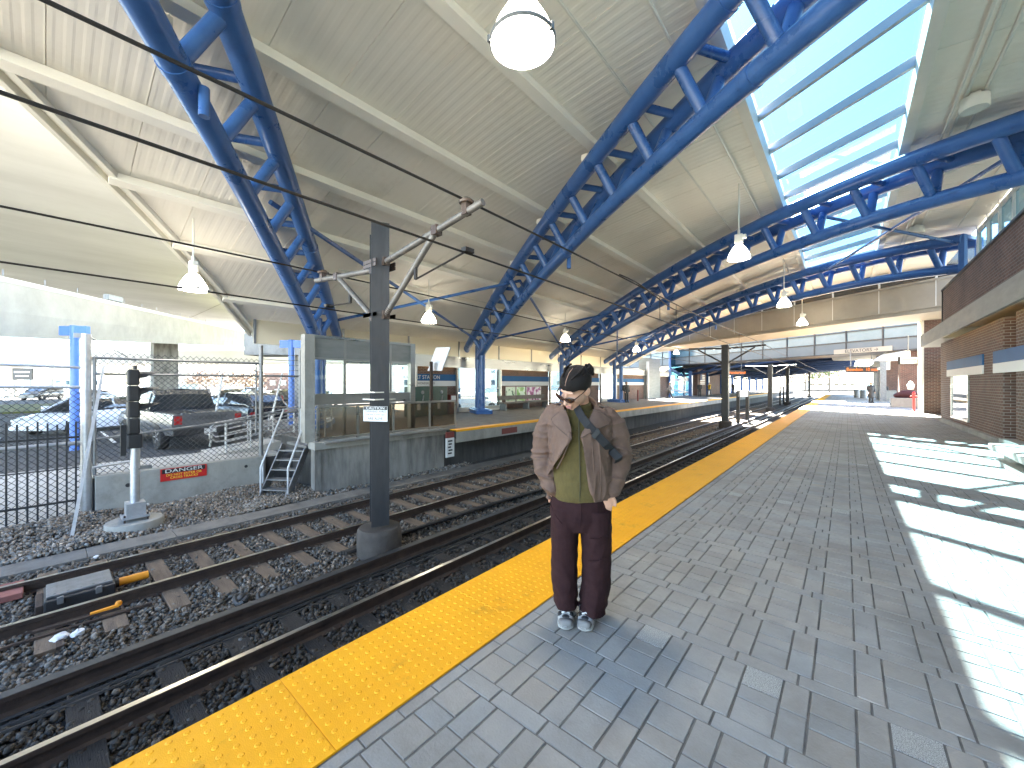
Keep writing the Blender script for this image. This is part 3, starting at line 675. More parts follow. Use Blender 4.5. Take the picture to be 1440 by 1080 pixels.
for k in range(12):
    y = 2.0+k*2.05
    MB().bbox(2.80, 2.90, y, y+1.7, 3.44, 3.50, .01).build('strip_light', mat('warm_strip_light', (.8, .6, .3), emit=(1, .62, .16), estr=.16) if k == 0 else bpy.data.materials['warm_strip_light'], t)
g = MB(); g.box(2.78, XW-.003, -4, 14.72, 0, .26); g.build('concrete_base', 'concrete', t)
g = MB(); g.box(2.97, XW-.003, 15.78, 24.4, 0, .14); g.build('base_course', 'concrete', t)
def ywall(px, x=XW): return atx(px, 540, x).y
for (a, b, nm) in ((1333, 1384, 0), (1399, 1490, 1)):
    ya, yb = ywall(b), ywall(a)
    if nm: ya = 9.5
    MB().box(XW-.035, XW-.003, ya, yb, 2.10, 2.42).build('sign_band', 'bandblue', t); MB().box(XW-.036, XW-.003, ya, yb, 1.84, 2.096).build('sign_band', 'bandwhite', t)
ya, yb = ywall(1363), ywall(1340)
g = MB(); g.box(XW-.05, XW-.003, ya-.07, ya, .3, 1.83); g.box(XW-.05, XW-.003, yb, yb+.07, .3, 1.83); g.box(XW-.05, XW-.003, ya, yb, .3, .37); w_ = g.build('display_window', 'steel', t)
MB().box(XW-.02, XW-.004, ya, yb, .37, 1.83).build('pane', 'darkglass', w_)
d_ = MB().box(XW+.50, XW+.548, 14.77, 15.73, .02, 2.5).build('door', 'steel', t); MB().box(XW+.44, XW+.50, 14.9, 14.96, .95, 1.2).build('handle', 'galv', d_)
MB().box(XW+.02, XW+.12, 14.76, 14.84, 0, 3.2).build('door_jamb', 'steel', t)
# clerestory above the parapet
g = MB()
for k in range(18):
    y = 20.3-k*1.25; g.box(3.36, 3.46, y-.05, y+.05, 5.06, 7.0)
g.box(3.37, 3.45, -3, 20.3, 5.06, 5.2); g.box(3.37, 3.45, -3, 20.3, 6.62, 6.75); cf = g.build('clerestory_frame', 'white', t)
for k in range(17):
    y = 20.3-k*1.25; MB().quad((3.41, y-.05, 5.2), (3.41, y-1.2, 5.2), (3.41, y-1.2, 6.62), (3.41, y-.05, 6.62)).build('pane', 'blueglass', cf)
MB().box(3.5, 9, -4, 20.5, 6.9, 7.2).build('flat_roof', 'offwhite', t)
g = MB(); g.bbox(2.2, 2.74, 9.6, 11.9, .0, .10, .01); g.bbox(2.15, 2.76, 8.6, 12.1, .26, .38, .015); g.bbox(2.3, 2.7, 8.9, 9.2, 0, .27, .01); g.bbox(2.3, 2.7, 11.5, 11.85, 0, .27, .01)
tag(g.build('concrete_bench', 'sidewalk'), 'low pale concrete bench at the foot of the brick wall, right edge', 'bench')
t = thing('brick_pier', 'square brick pier with pale sunlit edge past the end of the metal fascia', 'pier', (3.6, 30.6, 0))
MB().box(3.15, 4.6, 30.2, 31.4, 0, 3.25).build('brick_shaft', 'brick', t); MB().box(3.05, 3.15, 30.1, 31.4, 0, 5.2).build('corner_strip', 'offwhite', t); MB().box(3.15, 9, 30.2, 31.4, 3.254, 5.4).build('upper_wall', 'brick_dark', t)
g = MB(); g.box(4.6, 9, 24.41, 32.5, 0, 3.2); tag(g.build('brick_wall', 'brick_dark'), 'shaded brick wall set back behind the square brick pier', 'wall')

# ------------------------------------------------------------------ footbridges
def bridge_pt(y3, x, off, z): 
    p = Vector((x, y3+TA*(3-x), z)); return p+TN*off
def bseg(mb, y3, x0, x1, o0, o1, z0, z1):
    mb.prism([bridge_pt(y3, x0, o0, z0), bridge_pt(y3, x0, o1, z0), bridge_pt(y3, x0, o1, z1), bridge_pt(y3, x0, o0, z1)], bridge_pt(y3, x1, 0, 0)-bridge_pt(y3, x0, 0, 0))
t = thing('footbridge', 'beige panelled footbridge crossing over both tracks with dark glazing on top', 'footbridge', bridge_pt(27, -6, 0, 5))
g = MB(); bseg(g, 27, -26, 4.4, 0, 3.2, 5.0, 6.45); g.build('beam', 'beige', t)
g = MB(); bseg(g, 27, -26, 4.4, -.12, 3.3, 4.93, 5.03); bseg(g, 27, -26, 4.4, -.07, 0, 5.14, 5.20); bseg(g, 27, -26, 4.4, -.05, 0, 6.40, 6.5); g.build('trim', 'beige', t)
g = MB(); bseg(g, 27, -26, 4.4, .05, 3.1, 6.5, 7.6); g.build('glazing', 'darkglass', t)
g = MB(); bseg(g, 27, -27, 4.4, -.2, 3.4, 7.6, 7.85); g.build('bridge_roof', 'beige', t)
for k in range(12):
    x = 3.2-k*1.9; g = MB(); bseg(g, 27, x-.012, x+.012, -.008, 0, 5.2, 6.4); bseg(g, 27, x-.03, x+.03, .0, .06, 6.5, 7.6); g.build('panel_joint', 'white', t)
t = thing('glass_footbridge', 'blue glass walled footbridge behind the beige one', 'footbridge', bridge_pt(38, -6, 0, 4))
g = MB(); bseg(g, 38, -30, 4.5, 0, 3, 3.9, 4.75); g.build('beam', 'bluegrey', t)
g = MB(); bseg(g, 38, -30, 4.5, -.06, 3.06, 3.84, 3.92); bseg(g, 38, -30, 4.5, -.05, 0, 4.72, 4.8); bseg(g, 38, -30, 4.5, -.05, 0.03, 5.5, 5.58); bseg(g, 38, -30, 4.5, -.1, 3.1, 6.5, 6.7)
for k in range(16): bseg(g, 38, 4-k*2-.04, 4-k*2+.04, -.04, .03, 3.92, 6.5)
g.build('frame', 'mast', t)
g = MB(); bseg(g, 38, -30, 4.5, .02, .04, 4.8, 6.5); bseg(g, 38, -30, 4.5, 2.9, 2.92, 4.8, 6.5); g.build('glazing', mat('tinted_curtain_glass', (.075, .13, .165), (.11, .17, .21), .6, .12, spec=.6), t)
p = bridge_pt(38, .9, -.10, 4.05); b_ = MB(); bseg(b_, 38, -.7, 2.5, -.09, -.06, 3.88, 4.24); bb = b_.build('sign_board', 'beige', t)
text('lettering', 'ELEVATORS →', .34, 'black', bb, bridge_pt(38, .9, -.095, 4.05), TD, (0, 0, 1))

# ------------------------------------------------------------------ far platform back wall
XB = -16.3
def yb_(px, x=XB): return atx(px, 540, x).y
SEG = [(582, 641, 'brick'), (703, 771, 'brick'), (791, 842, 'brick'), (866, 905, 'brick'), (925, 941, 'brick')]
LABS = ['brick panel behind the green ticket kiosks with the blue station sign', 'brick panel with blue sign band and three posters', 'brick panel right of the posters behind the third twin columns', 'brick panel with white notice, left of the metal clad column', 'narrow brick panel right of the metal clad column']
ext = bpy.data.materials.new('x'); bpy.data.materials.remove(ext)
for i, (a, b, k) in enumerate(SEG):
    ya, yb = yb_(a), yb_(b)
    t = thing('platform_wall', LABS[i], 'wall panel', (XB, ya, 0), 0, 'brick panels of the far platform')
    MB().box(XB-.25, XB, ya, yb, 0, 3.0).build('brick_face', 'brick', t)
    if i < 4:
        MB().box(XB, XB+.05, ya+.02, yb-.02, 1.72, 2.06).build('sign_band', 'bandblue', t); MB().box(XB, XB+.052, ya+.02, yb-.02, 1.44, 1.716).build('sign_band', 'bandwhite', t)
        MB().bbox(XB+.02, XB+.1, ya+.2, yb-.2, 2.50, 2.56, .01).build('strip_light', bpy.data.materials['warm_strip_light'], t)
    if i == 0:
        text('sign_lettering', 'AIRPORT STATION', .27, 'bandwhite', t, (XB+.055, ya+.45, 1.89), (0, 1, 0), (0, 0, 1), 'CENTER')
        text('sign_lettering', 'WONDERLAND', .15, 'black', t, (XB+.057, ya+.72, 1.58), (0, 1, 0), (0, 0, 1), 'CENTER')
# steel lintel, posts, translucent band above
t = thing('platform_screen', 'brushed steel lintel and posts of the far platform back wall', 'screen wall', (XB, 20, 0))
ylast = yb_(941)
MB().box(XB+.14, XB+.30, 8.0, ylast, 2.43, 3.02).build('lintel', 'steel', t)
for px in (583, 641, 702, 772, 790, 843, 865):
    y = yb_(px); MB().box(XB+.02, XB+.16, y-.06, y+.06, 0, 2.43).build('post', 'steel', t)
m_, nt_, b_ = _nodes('translucent_panel'); b_.inputs['Base Color'].default_value = (.78, .74, .64, 1); b_.inputs['Roughness'].default_value = .6
tl = nt_.nodes.new('ShaderNodeBsdfTranslucent'); tl.inputs['Color'].default_value = (.90, .84, .70, 1); mxs = nt_.nodes.new('ShaderNodeMixShader'); mxs.inputs[0].default_value = .65
nt_.links.new(b_.outputs[0], mxs.inputs[1]); nt_.links.new(tl.outputs[0], mxs.inputs[2]); nt_.links.new(mxs.outputs[0], nt_.nodes['Material Output'].inputs['Surface']); M['transl'] = m_
zt = roofz(XB-.1)+.01
for k in range(9):
    y = 4.9+k*3.3; MB().box(XB-.12, XB-.10, y+.04, y+3.26, 3.02, zt).build('translucent_panel', 'transl', t); MB().box(XB-.14, XB-.06, y-.04, y+.04, 3.02, zt).build('mullion', 'steel', t)
for (a, b) in ((641, 702), (772, 790), (843, 865)):
    ya, yb = yb_(a)+.07, yb_(b)-.07
    MB().box(XB+.05, XB+.06, ya, yb, .25, 2.42).build('pane', 'glass', t); g = MB(); g.box(XB+.02, XB+.1, ya, yb, 0, .25); g.box(XB+.03, XB+.09, ya, yb, 1.28, 1.32); g.build('sill', 'offwhite', t)
# green kiosks
for j, (a, b) in enumerate(((578, 605), (607, 630))):
    ya, yb = yb_(a, -15.4), yb_(b, -15.4)
    t = thing('ticket_kiosk', ['dark green kiosk partly behind the screen post, left of a pair', 'dark green kiosk right of a pair under the station sign'][j], 'kiosk', (-15.7, ya, 0), 0, 'green kiosks')
    MB().bbox(-16.0, -15.4, ya+.03, yb-.03, 0, 1.42, .03).build('cabinet', 'green', t); MB().box(-15.4, -15.385, ya+.35, ya+.52, .32, .62).build('label_plate', 'bandwhite', t)
    g = MB(); g.cyl((-15.38, (ya+yb)/2+.1, .75), (-15.38, (ya+yb)/2+.15, 1.0), .025, n=8); g.ball((-15.39, (ya+yb)/2+.1, 1.15), (.03, .09, .09)); g.build('handset', 'darkgalv', t)
p = Vector((-15.6, yb_(635, -15.6), 0)); t = thing('fire_cabinet', 'red and white fire equipment cabinet right of the green kiosks', 'cabinet', p)
MB().bbox(p.x-.15, p.x+.15, p.y-.2, p.y+.2, 0, 1.0, .02).build('case', 'maroon', t); MB().box(p.x+.15, p.x+.16, p.y-.15, p.y+.15, .65, .95).build('label_plate', 'bandwhite', t)
# posters on the second brick panel
def poster_mat(nm, bg, blobs, scale, thr=.55):
    m, nt, b = _nodes(nm); N = nt.nodes; L = nt.links; tc = N.new('ShaderNodeTexCoord'); vz = N.new('ShaderNodeTexNoise'); vz.inputs['Scale'].default_value = scale; vz.inputs['Detail'].default_value = 2
    L.new(tc.outputs['Object'], vz.inputs['Vector']); cr = N.new('ShaderNodeValToRGB'); cr.color_ramp.interpolation = 'CONSTANT'; e = cr.color_ramp.elements; e[0].color = (*bg, 1); e[1].position = thr; e[1].color = (*blobs[0], 1)
    for i, c in enumerate(blobs[1:]): q = e.new(thr+.06*(i+1)); q.color = (*c, 1)
    L.new(vz.outputs['Fac'], cr.inputs['Fac']); L.new(cr.outputs['Color'], b.inputs['Base Color']); b.inputs['Roughness'].default_value = .3; return m
for j, (a, b, mm, lab) in enumerate(((711, 725, poster_mat('poster_a', (.55, .68, .52), [(.35, .52, .33), (.03, .10, .06)], 3.1), 'pale green poster with dark lettering blocks, left of three'), (726, 739, poster_mat('poster_b', (.55, .70, .52), [(.25, .50, .12), (.12, .35, .05)], 2.3, .5), 'pale green poster with leafy picture, middle of three'), (740, 761, poster_mat('poster_c', (.72, .66, .70), [(.55, .16, .42), (.25, .03, .16)], 3.6, .5), 'white poster with magenta blossoms, right of three'))):
    ya, yb = yb_(a, -16.2), yb_(b, -16.2); t = thing('poster', lab, 'poster', (-16.2, ya, .45), 0, 'posters on the brick panel')
    MB().box(-16.24, -16.20, ya+.02, yb-.02, .42, 1.38).build('frame', 'offwhite', t); MB().box(-16.2, -16.195, ya+.06, yb-.06, .46, 1.34).build('sheet', mm, t)
t = thing('platform_bench', 'grey bench with solid ends below the posters on the far platform', 'bench', (-15.2, yb_(735, -15.2), 0))
ya, yb = yb_(706, -15.2), yb_(772, -15.2)
MB().bbox(-15.6, -15.05, ya, yb, .40, .47, .01).build('seat', 'slab', t); MB().bbox(-15.64, -15.58, ya+.1, yb, .6, .85, .01).build('backrest', 'slab', t)
for y in (ya+.2, (ya+yb)/2, yb-.3): MB().box(-15.55, -15.1, y, y+.1, 0, .4).build('leg', 'darkgalv', t)
t = thing('metal_clad_column', 'grey metal clad column between the brick panels on the far platform', 'column', (XB, yb_(915), 0))
ya, yb = yb_(906), yb_(924); MB().box(XB-.6, XB+.35, ya, yb, 0, 4.3).build('cladding', 'fascia_metal', t)
g = MB(); g.cyl((XB+.45, ya-.2, 0), (XB+.45, ya-.2, 3.9), .14, n=12); g.build('downpipe', 'galv', t, True)
t = thing('brick_tower', 'brick wall behind the flag and waiting people', 'wall', (-16, 48, 0)); ya, yb = yb_(981, -15.2), yb_(1019, -15.2); MB().box(-15.8, -15.2, ya, yb, 0, 3.6).build('brick_face', 'brick_dark', t)
# glass stair tower with blue frame
t = thing('stair_tower', 'glass stair tower with blue steel frame on the far platform', 'stair tower', (-16, 38, 0)); ya, yb = yb_(942, -16), yb_(979, -16)
g = MB()
for y in (ya, (ya+yb)/2, yb): g.box(-16.1, -15.9, y-.12, y+.12, 0, 6)
g.box(-16.1, -15.9, ya, yb, 1.9, 2.2); g.beam((-16, ya, 3.4), (-16, yb, 1.5), .18, .25); g.beam((-16, ya, .9), (-16, yb, -.3+.5), .18, .2); g.beam((-16, ya, 5.8), (-16, yb, 5.8), .2, .2); g.build('frame', 'blue', t)
MB().box(-16.02, -15.98, ya, yb, .1, 5.8).build('glazing', 'blueglass', t)
p = Vector((-15.1, yb_(988, -15.1), 2.15)); fl = thing('wall_flag', 'striped flag with blue corner hanging on the brick wall', 'flag', p, 0)
ya, yb = p.y-1.1, p.y+1.2
for k in range(13):
    z1 = 2.9-k*.117; MB().box(-15.13, -15.10+.002*(k % 2), ya, yb, z1-.117, z1).build('stripe', 'maroon' if k % 2 == 0 else 'bandwhite', fl)
MB().box(-15.12, -15.085, ya, ya+.95, 2.9-.117*7, 2.905).build('canton', mat('flag_blue', (.02, .03, .12)), fl)

# ------------------------------------------------------------------ near end of the far platform: windscreen, guard panels, end wall
XS = -10.95
t = thing('platform_windscreen', 'steel and glass windscreen at the near end of the far platform', 'windscreen', (XS, 6, 0))
for px, z1, wd in ((433, 2.87, .13), (578.5, 2.87, .09)):
    y = yb_(px, XS); MB().box(XS-wd, XS+wd, y-wd, y+wd, 0, z1).build('post', 'concrete' if px < 500 else 'steel', t)
ya, yb = yb_(436, XS), yb_(576, XS)
MB().box(XS-.06, XS+.05, ya, yb, 2.27, 2.80).build('top_panel', 'fascia_metal', t); MB().box(XS-.06, XS+.05, ya, yb, .98, 1.28).build('lower_panel', 'steel', t)
g = MB(); g.box(XS-.09, XS+.09, ya, yb, 2.80, 2.87); g.box(XS-.07, XS+.07, ya, yb, 2.22, 2.27)
for px in (484, 548): y = yb_(px, XS); g.box(XS-.04, XS+.055, y-.035, y+.035, 0, 2.8)
g.build('frame', 'steel', t)
MB().quad((XS, ya, 1.28), (XS, yb, 1.28), (XS, yb, 2.25), (XS, ya, 2.25)).build('pane', 'glass', t)
XG = -10.72
t = thing('guard_panel', 'low steel guard railing with dusty glass panels on the concrete end wall', 'railing', (XG, 6.5, 0)); g = MB(); ya, yb = yb_(446, XG), yb_(640, -10.25)
pts = [yb_(px, XG) for px in (447, 503, 553, 604, 640)]
for y in pts: g.box(XG-.035, XG+.035, y-.03, y+.03, .02, .92)
g.box(XG-.04, XG+.04, pts[0], pts[-1], .92, .98); g.box(XG-.03, XG+.03, pts[0], pts[-1], .06, .11); g.build('frame', 'steel', t)
for a, b in zip(pts[:-1], pts[1:]): MB().box(XG-.008, XG+.008, a+.03, b-.03, .11, .92).build('pane', 'dirtyglass', t)
t = thing('platform_end_wall', 'stained board marked concrete wall under the guard railing', 'retaining wall', (-10.75, 6.5, BED)); g = MB(); g.box(-10.85, -10.62, 4.55, 8.9, BED-.3, -.17)
for k in range(6): g.box(-10.62, -10.612, 4.7+k*.72, 4.715+k*.72, BED, -.2)
g.build('wall_face', 'concrete_stain', t); MB().box(-10.9, -10.5, 4.5, 8.95, -.17, .02).build('coping', 'concrete', t)
t = thing('platform_edge_wall', 'pale concrete edge beam of the far platform above the dark undercut', 'edge beam', (-10, 30, -.2)); MB().box(-10.02, -9.97, 8.9, 80, -.42, -.065).build('edge_face', 'concrete', t)
MB().box(-9.969, -9.962, yb_(708, -9.97)-.1, yb_(727, -9.97), -.36, -.14).build('warning_stencil', 'maroon', t)
# sign and dark post at the platform corner
p = atx(633, 640, -9.9); t = thing('trackside_sign', 'narrow white sign with black symbols on the far platform corner', 'sign', p)
MB().box(-9.93, -9.89, p.y-.17, p.y+.17, -.84, -.22).build('white_panel', 'bandwhite', t); MB().box(-9.93, -9.89, p.y-.17, p.y+.17, -.21, -.02).build('red_panel', 'maroon', t)
g = MB(); 
for k in range(5): g.box(-9.889, -9.886, p.y-.10+.02*(k % 2), p.y+.09-.03*(k % 3), -.34-k*.1, -.29-k*.1)
g.build('symbols', 'black', t)
p = atz(606.5, 656, BED); t = thing('sign_post', 'thin dark post at the platform corner carrying a tilted sign plate', 'post', p)
MB().cyl(p, (p.x, p.y, 2.35), .06, n=8).build('pole', 'rail_side', t); MB().obox((p.x+.1, p.y+.28, 2.45), (.25, .12, 0), (0, .02, 0), (0.12, .1, .42)).build('sign_plate', 'galv', t)

# ------------------------------------------------------------------ mast with cantilevers, signs and overhead wires
def make_mast(x, y, ztop, ped=True, label=''):
    t = thing('catenary_mast', label, 'mast', (x, y, BED), 0, 'overhead wire masts')
    g = MB(); a = Vector((math.sin(R_(26)), math.cos(R_(26)), 0)); b = Vector((a.y, -a.x, 0)); zc = (ztop-.85)/2; hz = Vector((0, 0, (ztop+.85)/2))
    c = Vector((x, y, zc)); W, H = .145, .165
    g.obox(c+a*H*.0-b*H+Vector((0, 0, -.06)), a*W, b*.012, hz-Vector((0, 0, .06))); g.obox(c+b*H, a*W, b*.012, hz); g.obox(c, a*.012, b*(H-.012), hz)
    g.build('column', 'mast', t)
    g = MB(); g.lathe([(.37, BED-.1), (.37, -1.0), (.355, -.93), (.33, -.90), (0, -.90)], (x, y, 0), 32); g.build('pedestal', mat('pedestal_concrete', (.042, .035, .03), (.075, .064, .055), 4, .85, bump=.3, bscale=30) if 'pedestal_concrete' not in bpy.data.materials else bpy.data.materials['pedestal_concrete'], t, True)
    return t
MX, MY = -6.15, 3.72
t = make_mast(MX, MY, 4.28, True, 'tall grey steel mast on a round concrete pedestal between the tracks, with pipe arms')
def ins(t, p, q):   # ribbed insulator between p and q
    p = Vector(p); q = Vector(q); g = MB(); n = 5
    g.cyl(p, q, .022, n=8)
    for k in range(n): a = p.lerp(q, (k+.5)/n); d = (q-p).normalized()*.008; g.cyl(a-d, a+d, .05, n=12)
    return g.build('insulator', 'porcelain', t, True)
def arm(t, side):
    ya = MY; x1 = MX+side*2.32; zt = 4.05 if side > 0 else 3.55
    a = Vector((MX+side*.2, ya, 3.72 if side > 0 else 3.40)); b = Vector((x1, ya, 3.97 if side > 0 else 3.30))
    if side > 0: a, b = Vector((MX+.2, ya, 3.62)), Vector((MX+2.45, ya+.05, 3.98))
    else: a, b = Vector((MX-.2, ya, 3.55)), Vector((MX-2.35, ya-.05, 3.72))
    c = Vector((MX+side*.2, ya, 2.72)); d = a.lerp(b, .58)
    MB().cyl(a, b, .05, n=12).build('arm_tube', 'pipe', t, True); MB().cyl(c, d, .048, n=12).build('arm_tube', 'pipe', t, True)
    ins(t, a, a.lerp(b, .10)); ins(t, c, c.lerp(d, .10))
    def cl(f): g = MB(); f(g); g.build('clamp', 'porcelain', t, True)
    for q in (a, c):
        cl(lambda g: g.obox(q-Vector((side*.02, 0, 0)), (.05, 0, 0), (0, .06, 0), (0, 0, .07)))
        for dy in (-.18, .18): cl(lambda g: g.box(MX-.2, MX+.2, ya+dy-.01, ya+dy+.01, q.z-.03, q.z+.03))
    e = a.lerp(b, .86); cl(lambda g: g.obox(d, (.06, 0, 0), (0, .06, 0), (0, 0, .07))); cl(lambda g: g.obox(e+Vector((0, 0, .05)), (.05, 0, 0), (0, .05, 0), (0, 0, .09)))
    g = MB(); g.lathe([(.10, 0), (.11, .03), (.06, .07), (0, .08)], e+Vector((0, 0, .12)), 12); g.build('wire_insulator', 'porcelain', t, True)
    k = c.lerp(d, .62); s_ = Vector((MX+side*2.1, ya+.1, 3.42 if side > 0 else 3.18)); h = k+Vector((0, 0, -.22))
    g = MB(); g.cyl(k, h, .03, n=8); g.cyl(h, s_, .014, n=6); g.obox(s_, (.05, 0, 0), (0, .08, 0), (0, 0, .03)); g.build('steady_arm', 'copper', t, True)
    return e, s_
e1, s1 = arm(t, 1); e2, s2 = arm(t, -1)
g = MB()
for z in (1.28, 1.40): g.box(MX-.19, MX+.19, MY-.205, MY-.19, z, z+.02); g.box(MX+.17, MX+.185, MY-.2, MY+.2, z, z+.02)
g.build('band_clamp', 'offwhite', t)
p = atw(528, 582, 6.55); ux = Vector((.90, .43, 0)).normalized(); sg = thing('caution_sign', 'white caution sign strapped to the tall steel mast', 'sign', p)
MB().obox(p, ux*.225, ux.cross(Vector((0, 0, 1)))*.006, (0, 0, .125)).build('plate', 'bandwhite', sg); nf = Vector((ux.y, -ux.x, 0))
MB().obox(p+Vector((0, 0, .094)), ux*.222, nf*.0068, (0, 0, .029)).build('header_bar', 'black', sg)
text('lettering', 'CAUTION', .062, 'bandwhite', sg, p+nf*.0075+Vector((0, 0, .094)), ux, (0, 0, 1), ext=.0008, squash=1.25)
text('lettering', 'OVERHEAD WIRES', .048, 'black', sg, p+nf*.0075+Vector((0, 0, .038)), ux, (0, 0, 1), ext=.0008)
text('lettering', 'THIS RAIL IS THAT SIDE', .034, 'black', sg, p+nf*.0075+Vector((0, 0, -.015)), ux, (0, 0, 1), ext=.0008)
text('lettering', 'ARE ALIVE', .062, 'black', sg, p+nf*.0075+Vector((0, 0, -.08)), ux, (0, 0, 1), ext=.0008)
def wire(x, z, lab, r=.011, sag=0):
    g = MB(); pts = []
    for k in range(60): y = -14+k*2.2; pts.append((x+.0*y, y, z+sag*(math.cos((y-MY)/25*2*math.pi)-1)))
    return tag(g.tube(pts, r, 6).build('overhead_wire', 'copper', None, True), lab, 'wire', 'overhead wires')
wire(e1.x, e1.z+.16, 'upper overhead wire of the near track, clamped on the long pipe arm', .017, .05)
wire(s1.x, s1.z-.04, 'lower overhead contact wire of the near track, at the steady arm', .015, 0)
wire(e2.x-.3, e2.z+.22, 'upper overhead wire of the far track', .017, .05)
wire(s2.x-.1, s2.z-.05, 'lower overhead contact wire of the far track', .015, 0)
for j, (y, x, za, zb) in enumerate([(11.2, e1.x, 4.03, 3.39), (12.6, e1.x, 4.02, 3.39), (16.5, e1.x, 3.98, 3.38), (9, e2.x-.3, 3.8, 3.1), (22, e1.x, 4.0, 3.38)]):
    tag(MB().cyl((x, y, za), (x, y, zb), .008, n=5).build('dropper', 'copper'), 'thin vertical dropper between the overhead wires, %s along the track' % ['first', 'second', 'third', 'on the far side', 'fourth'][j], 'dropper', 'wire droppers')
pts = [(e1.x+.05, 8.5+k*.45, 3.98+.10*math.sin(k*.55)-.02*k+.02*abs(k-4)) for k in range(14)]
tag(MB().tube(pts, .016, 6).build('jumper_cable', 'copper', None, True), 'drooping jumper cable looped along the near track wires', 'cable')
for px, y0, y1, lab in ((1020, 485, 606, 'dark mast with crossing arms right of the stair tower'), (1083, 512, 580, 'dark mast in the middle distance between the tracks'), (1107.5, 515, 575, 'dark mast at the start of the sunlit far end'), (1138, 515, 560, 'thin dark mast among the overexposed far tracks')):
    d = ray(px, 540); w = MX/d.x; 
    if w < 0: w = 95
    q = atw(px, 540, w); zt = CH+(540-y0)/FPX*w; t = thing('catenary_mast', lab, 'mast', (q.x, q.y, BED), 0, 'overhead wire masts')
    MB().box(q.x-.2, q.x+.2, q.y-.2, q.y+.2, BED, zt).build('column', 'black', t)
    MB().lathe([(.4, BED), (.4, -.95), (.3, -.9), (0, -.9)], (q.x, q.y, 0), 16).build('pedestal', bpy.data.materials['pedestal_concrete'], t)
    g = MB()
    for s in (-1, 1): g.cyl((q.x, q.y, zt-.25), (q.x+s*2.3, q.y, zt-.15), .06, n=8); g.cyl((q.x, q.y, zt-1.3), (q.x+s*1.7, q.y, zt-.25), .05, n=8)
    g.build('arm_tube', 'black', t)
# low signal posts with a plate between the tracks
for j, (px, w, h) in enumerate(((1038, 30, 1.55), (1051, 30.5, 1.55), (1097, 55, 1.9), (1102, 57, 1.9))):
    q = atw(px, 540, w); q.x = -6.1 if j < 2 else q.x; q = atw(px, 540, w)
    tag(MB().box(q.x-.11, q.x+.11, q.y-.11, q.y+.11, BED, CH-.9+h*.3 if j > 1 else 1.05).build('track_post', 'black'), 'short dark post between the tracks, %s' % ['left one of the pair holding a plate', 'right one of the pair holding a plate', 'left one of the farther pair', 'right one of the farther pair'][j], 'post', 'short posts between the tracks')
a = atw(1038, 552, 29.9); b = atw(1052, 552, 30.4)
tag(MB().beam((a.x, a.y, .8), (b.x, b.y, .8), .05, .45).build('track_plate', 'galv'), 'pale plate held between two short dark posts by the rails', 'plate')

# ------------------------------------------------------------------ left side: retaining wall, fences, signal, stairs
XD = -12.3
t = thing('retaining_wall', 'low grey concrete retaining wall under the chain link fence with red danger sign', 'retaining wall', (XD, 2.3, BED))
ya, yb = yb_(134, XD), yb_(374, XD)
MB().bbox(XD-.22, XD, ya, yb, BED-.3, -.44, .012).build('wall_face', 'concrete', t)
g = MB(); g.cyl((XD-.01, yb_(180, XD), -.72), (XD+.006, yb_(180, XD), -.72), .045, n=12); g.cyl((XD-.01, yb_(346, XD), -.66), (XD+.006, yb_(346, XD), -.66), .04, n=12); g.build('weep_hole', 'black', t)
MB().cyl((XD+.05, yb_(369, XD), BED), (XD+.05, yb_(369, XD), -.55), .05, n=10).build('drain_pipe', 'galv', t, True)
yc = yb_(259, XD); t = thing('danger_sign', 'red danger sign with yellow lettering on the low concrete wall', 'sign', (XD, yc, -.6))
MB().box(XD+.003, XD+.015, yc-.44, yc+.44, -.75, -.46).build('plate', 'red', t); MB().box(XD+.0151, XD+.017, yc-.41, yc+.41, -.575, -.475).build('header_bar', 'black', t)
text('lettering', 'DANGER', .12, 'bandwhite', t, (XD+.0175, yc, -.525), (0, 1, 0), (0, 0, 1), ext=.0008, squash=1.5)
text('lettering', 'DO NOT ENTER OR', .075, 'yellowtext', t, (XD+.0155, yc, -.62), (0, 1, 0), (0, 0, 1), ext=.0008)
text('lettering', 'CROSS TRACKS', .075, 'yellowtext', t, (XD+.0155, yc, -.69), (0, 1, 0), (0, 0, 1), ext=.0008)
# chain link
def chainlink(parent, x, y0, y1, z0, z1, p=.12, name='wire_mesh', m='mast', r=.006):
    g = MB(); L = y1-y0; H = z1-z0
    n = int((L+H)/p)+1
    for s, dx in ((1, .003), (-1, -.003)):
        for k in range(n):
            c = k*p
            # line y = y0 + c - (z - z0) (s=1) or mirrored
            za = max(0, c-L); zb = min(H, c)
            if zb-za < .02: continue
            ya_, yb__ = c-za, c-zb
            if s < 0: ya_, yb__ = L-ya_, L-yb__
            g.tube([(x+dx, y0+ya_, z0+za), (x+dx, y0+yb__, z0+zb)], r, 3, False)
    return g.build(name, m, parent)
XF = -12.42
t = thing('chain_link_fence', 'chain link fence with top rails on the low concrete wall before the parked cars', 'fence', (XF, 2.3, -.44))
yR, yL = yb_(367, XF), yb_(130, XF)
MB().cyl((XF, yR, -.5), (XF, yR, 2.62), .055, n=12).build('post', 'darkgalv', t, True)
for z in (2.12, 1.77): MB().cyl((XF, yL, z), (XF, yR, z), .028, n=8).build('rail', 'darkgalv', t, True)
g = MB()
g.cyl((XF, yL, .35), (XF, yR, .62), .026, n=8); g.cyl((XF, yL+.03, -.42), (XF, yL+.03, 2.14), .03, n=8); g.cyl((XF, yR-.12, .2), (XF, yR-.12, 2.14), .025, n=8); g.build('rail', 'darkgalv', t, True)
chainlink(t, XF, yL, yR, -.42, 2.24)
g = MB(); g.cyl((XF+.02, yL, -.25), (XF+.02, yb_(190, XF), -.2), .03, n=6); g.build('brace_rail', 'galv', t, True)
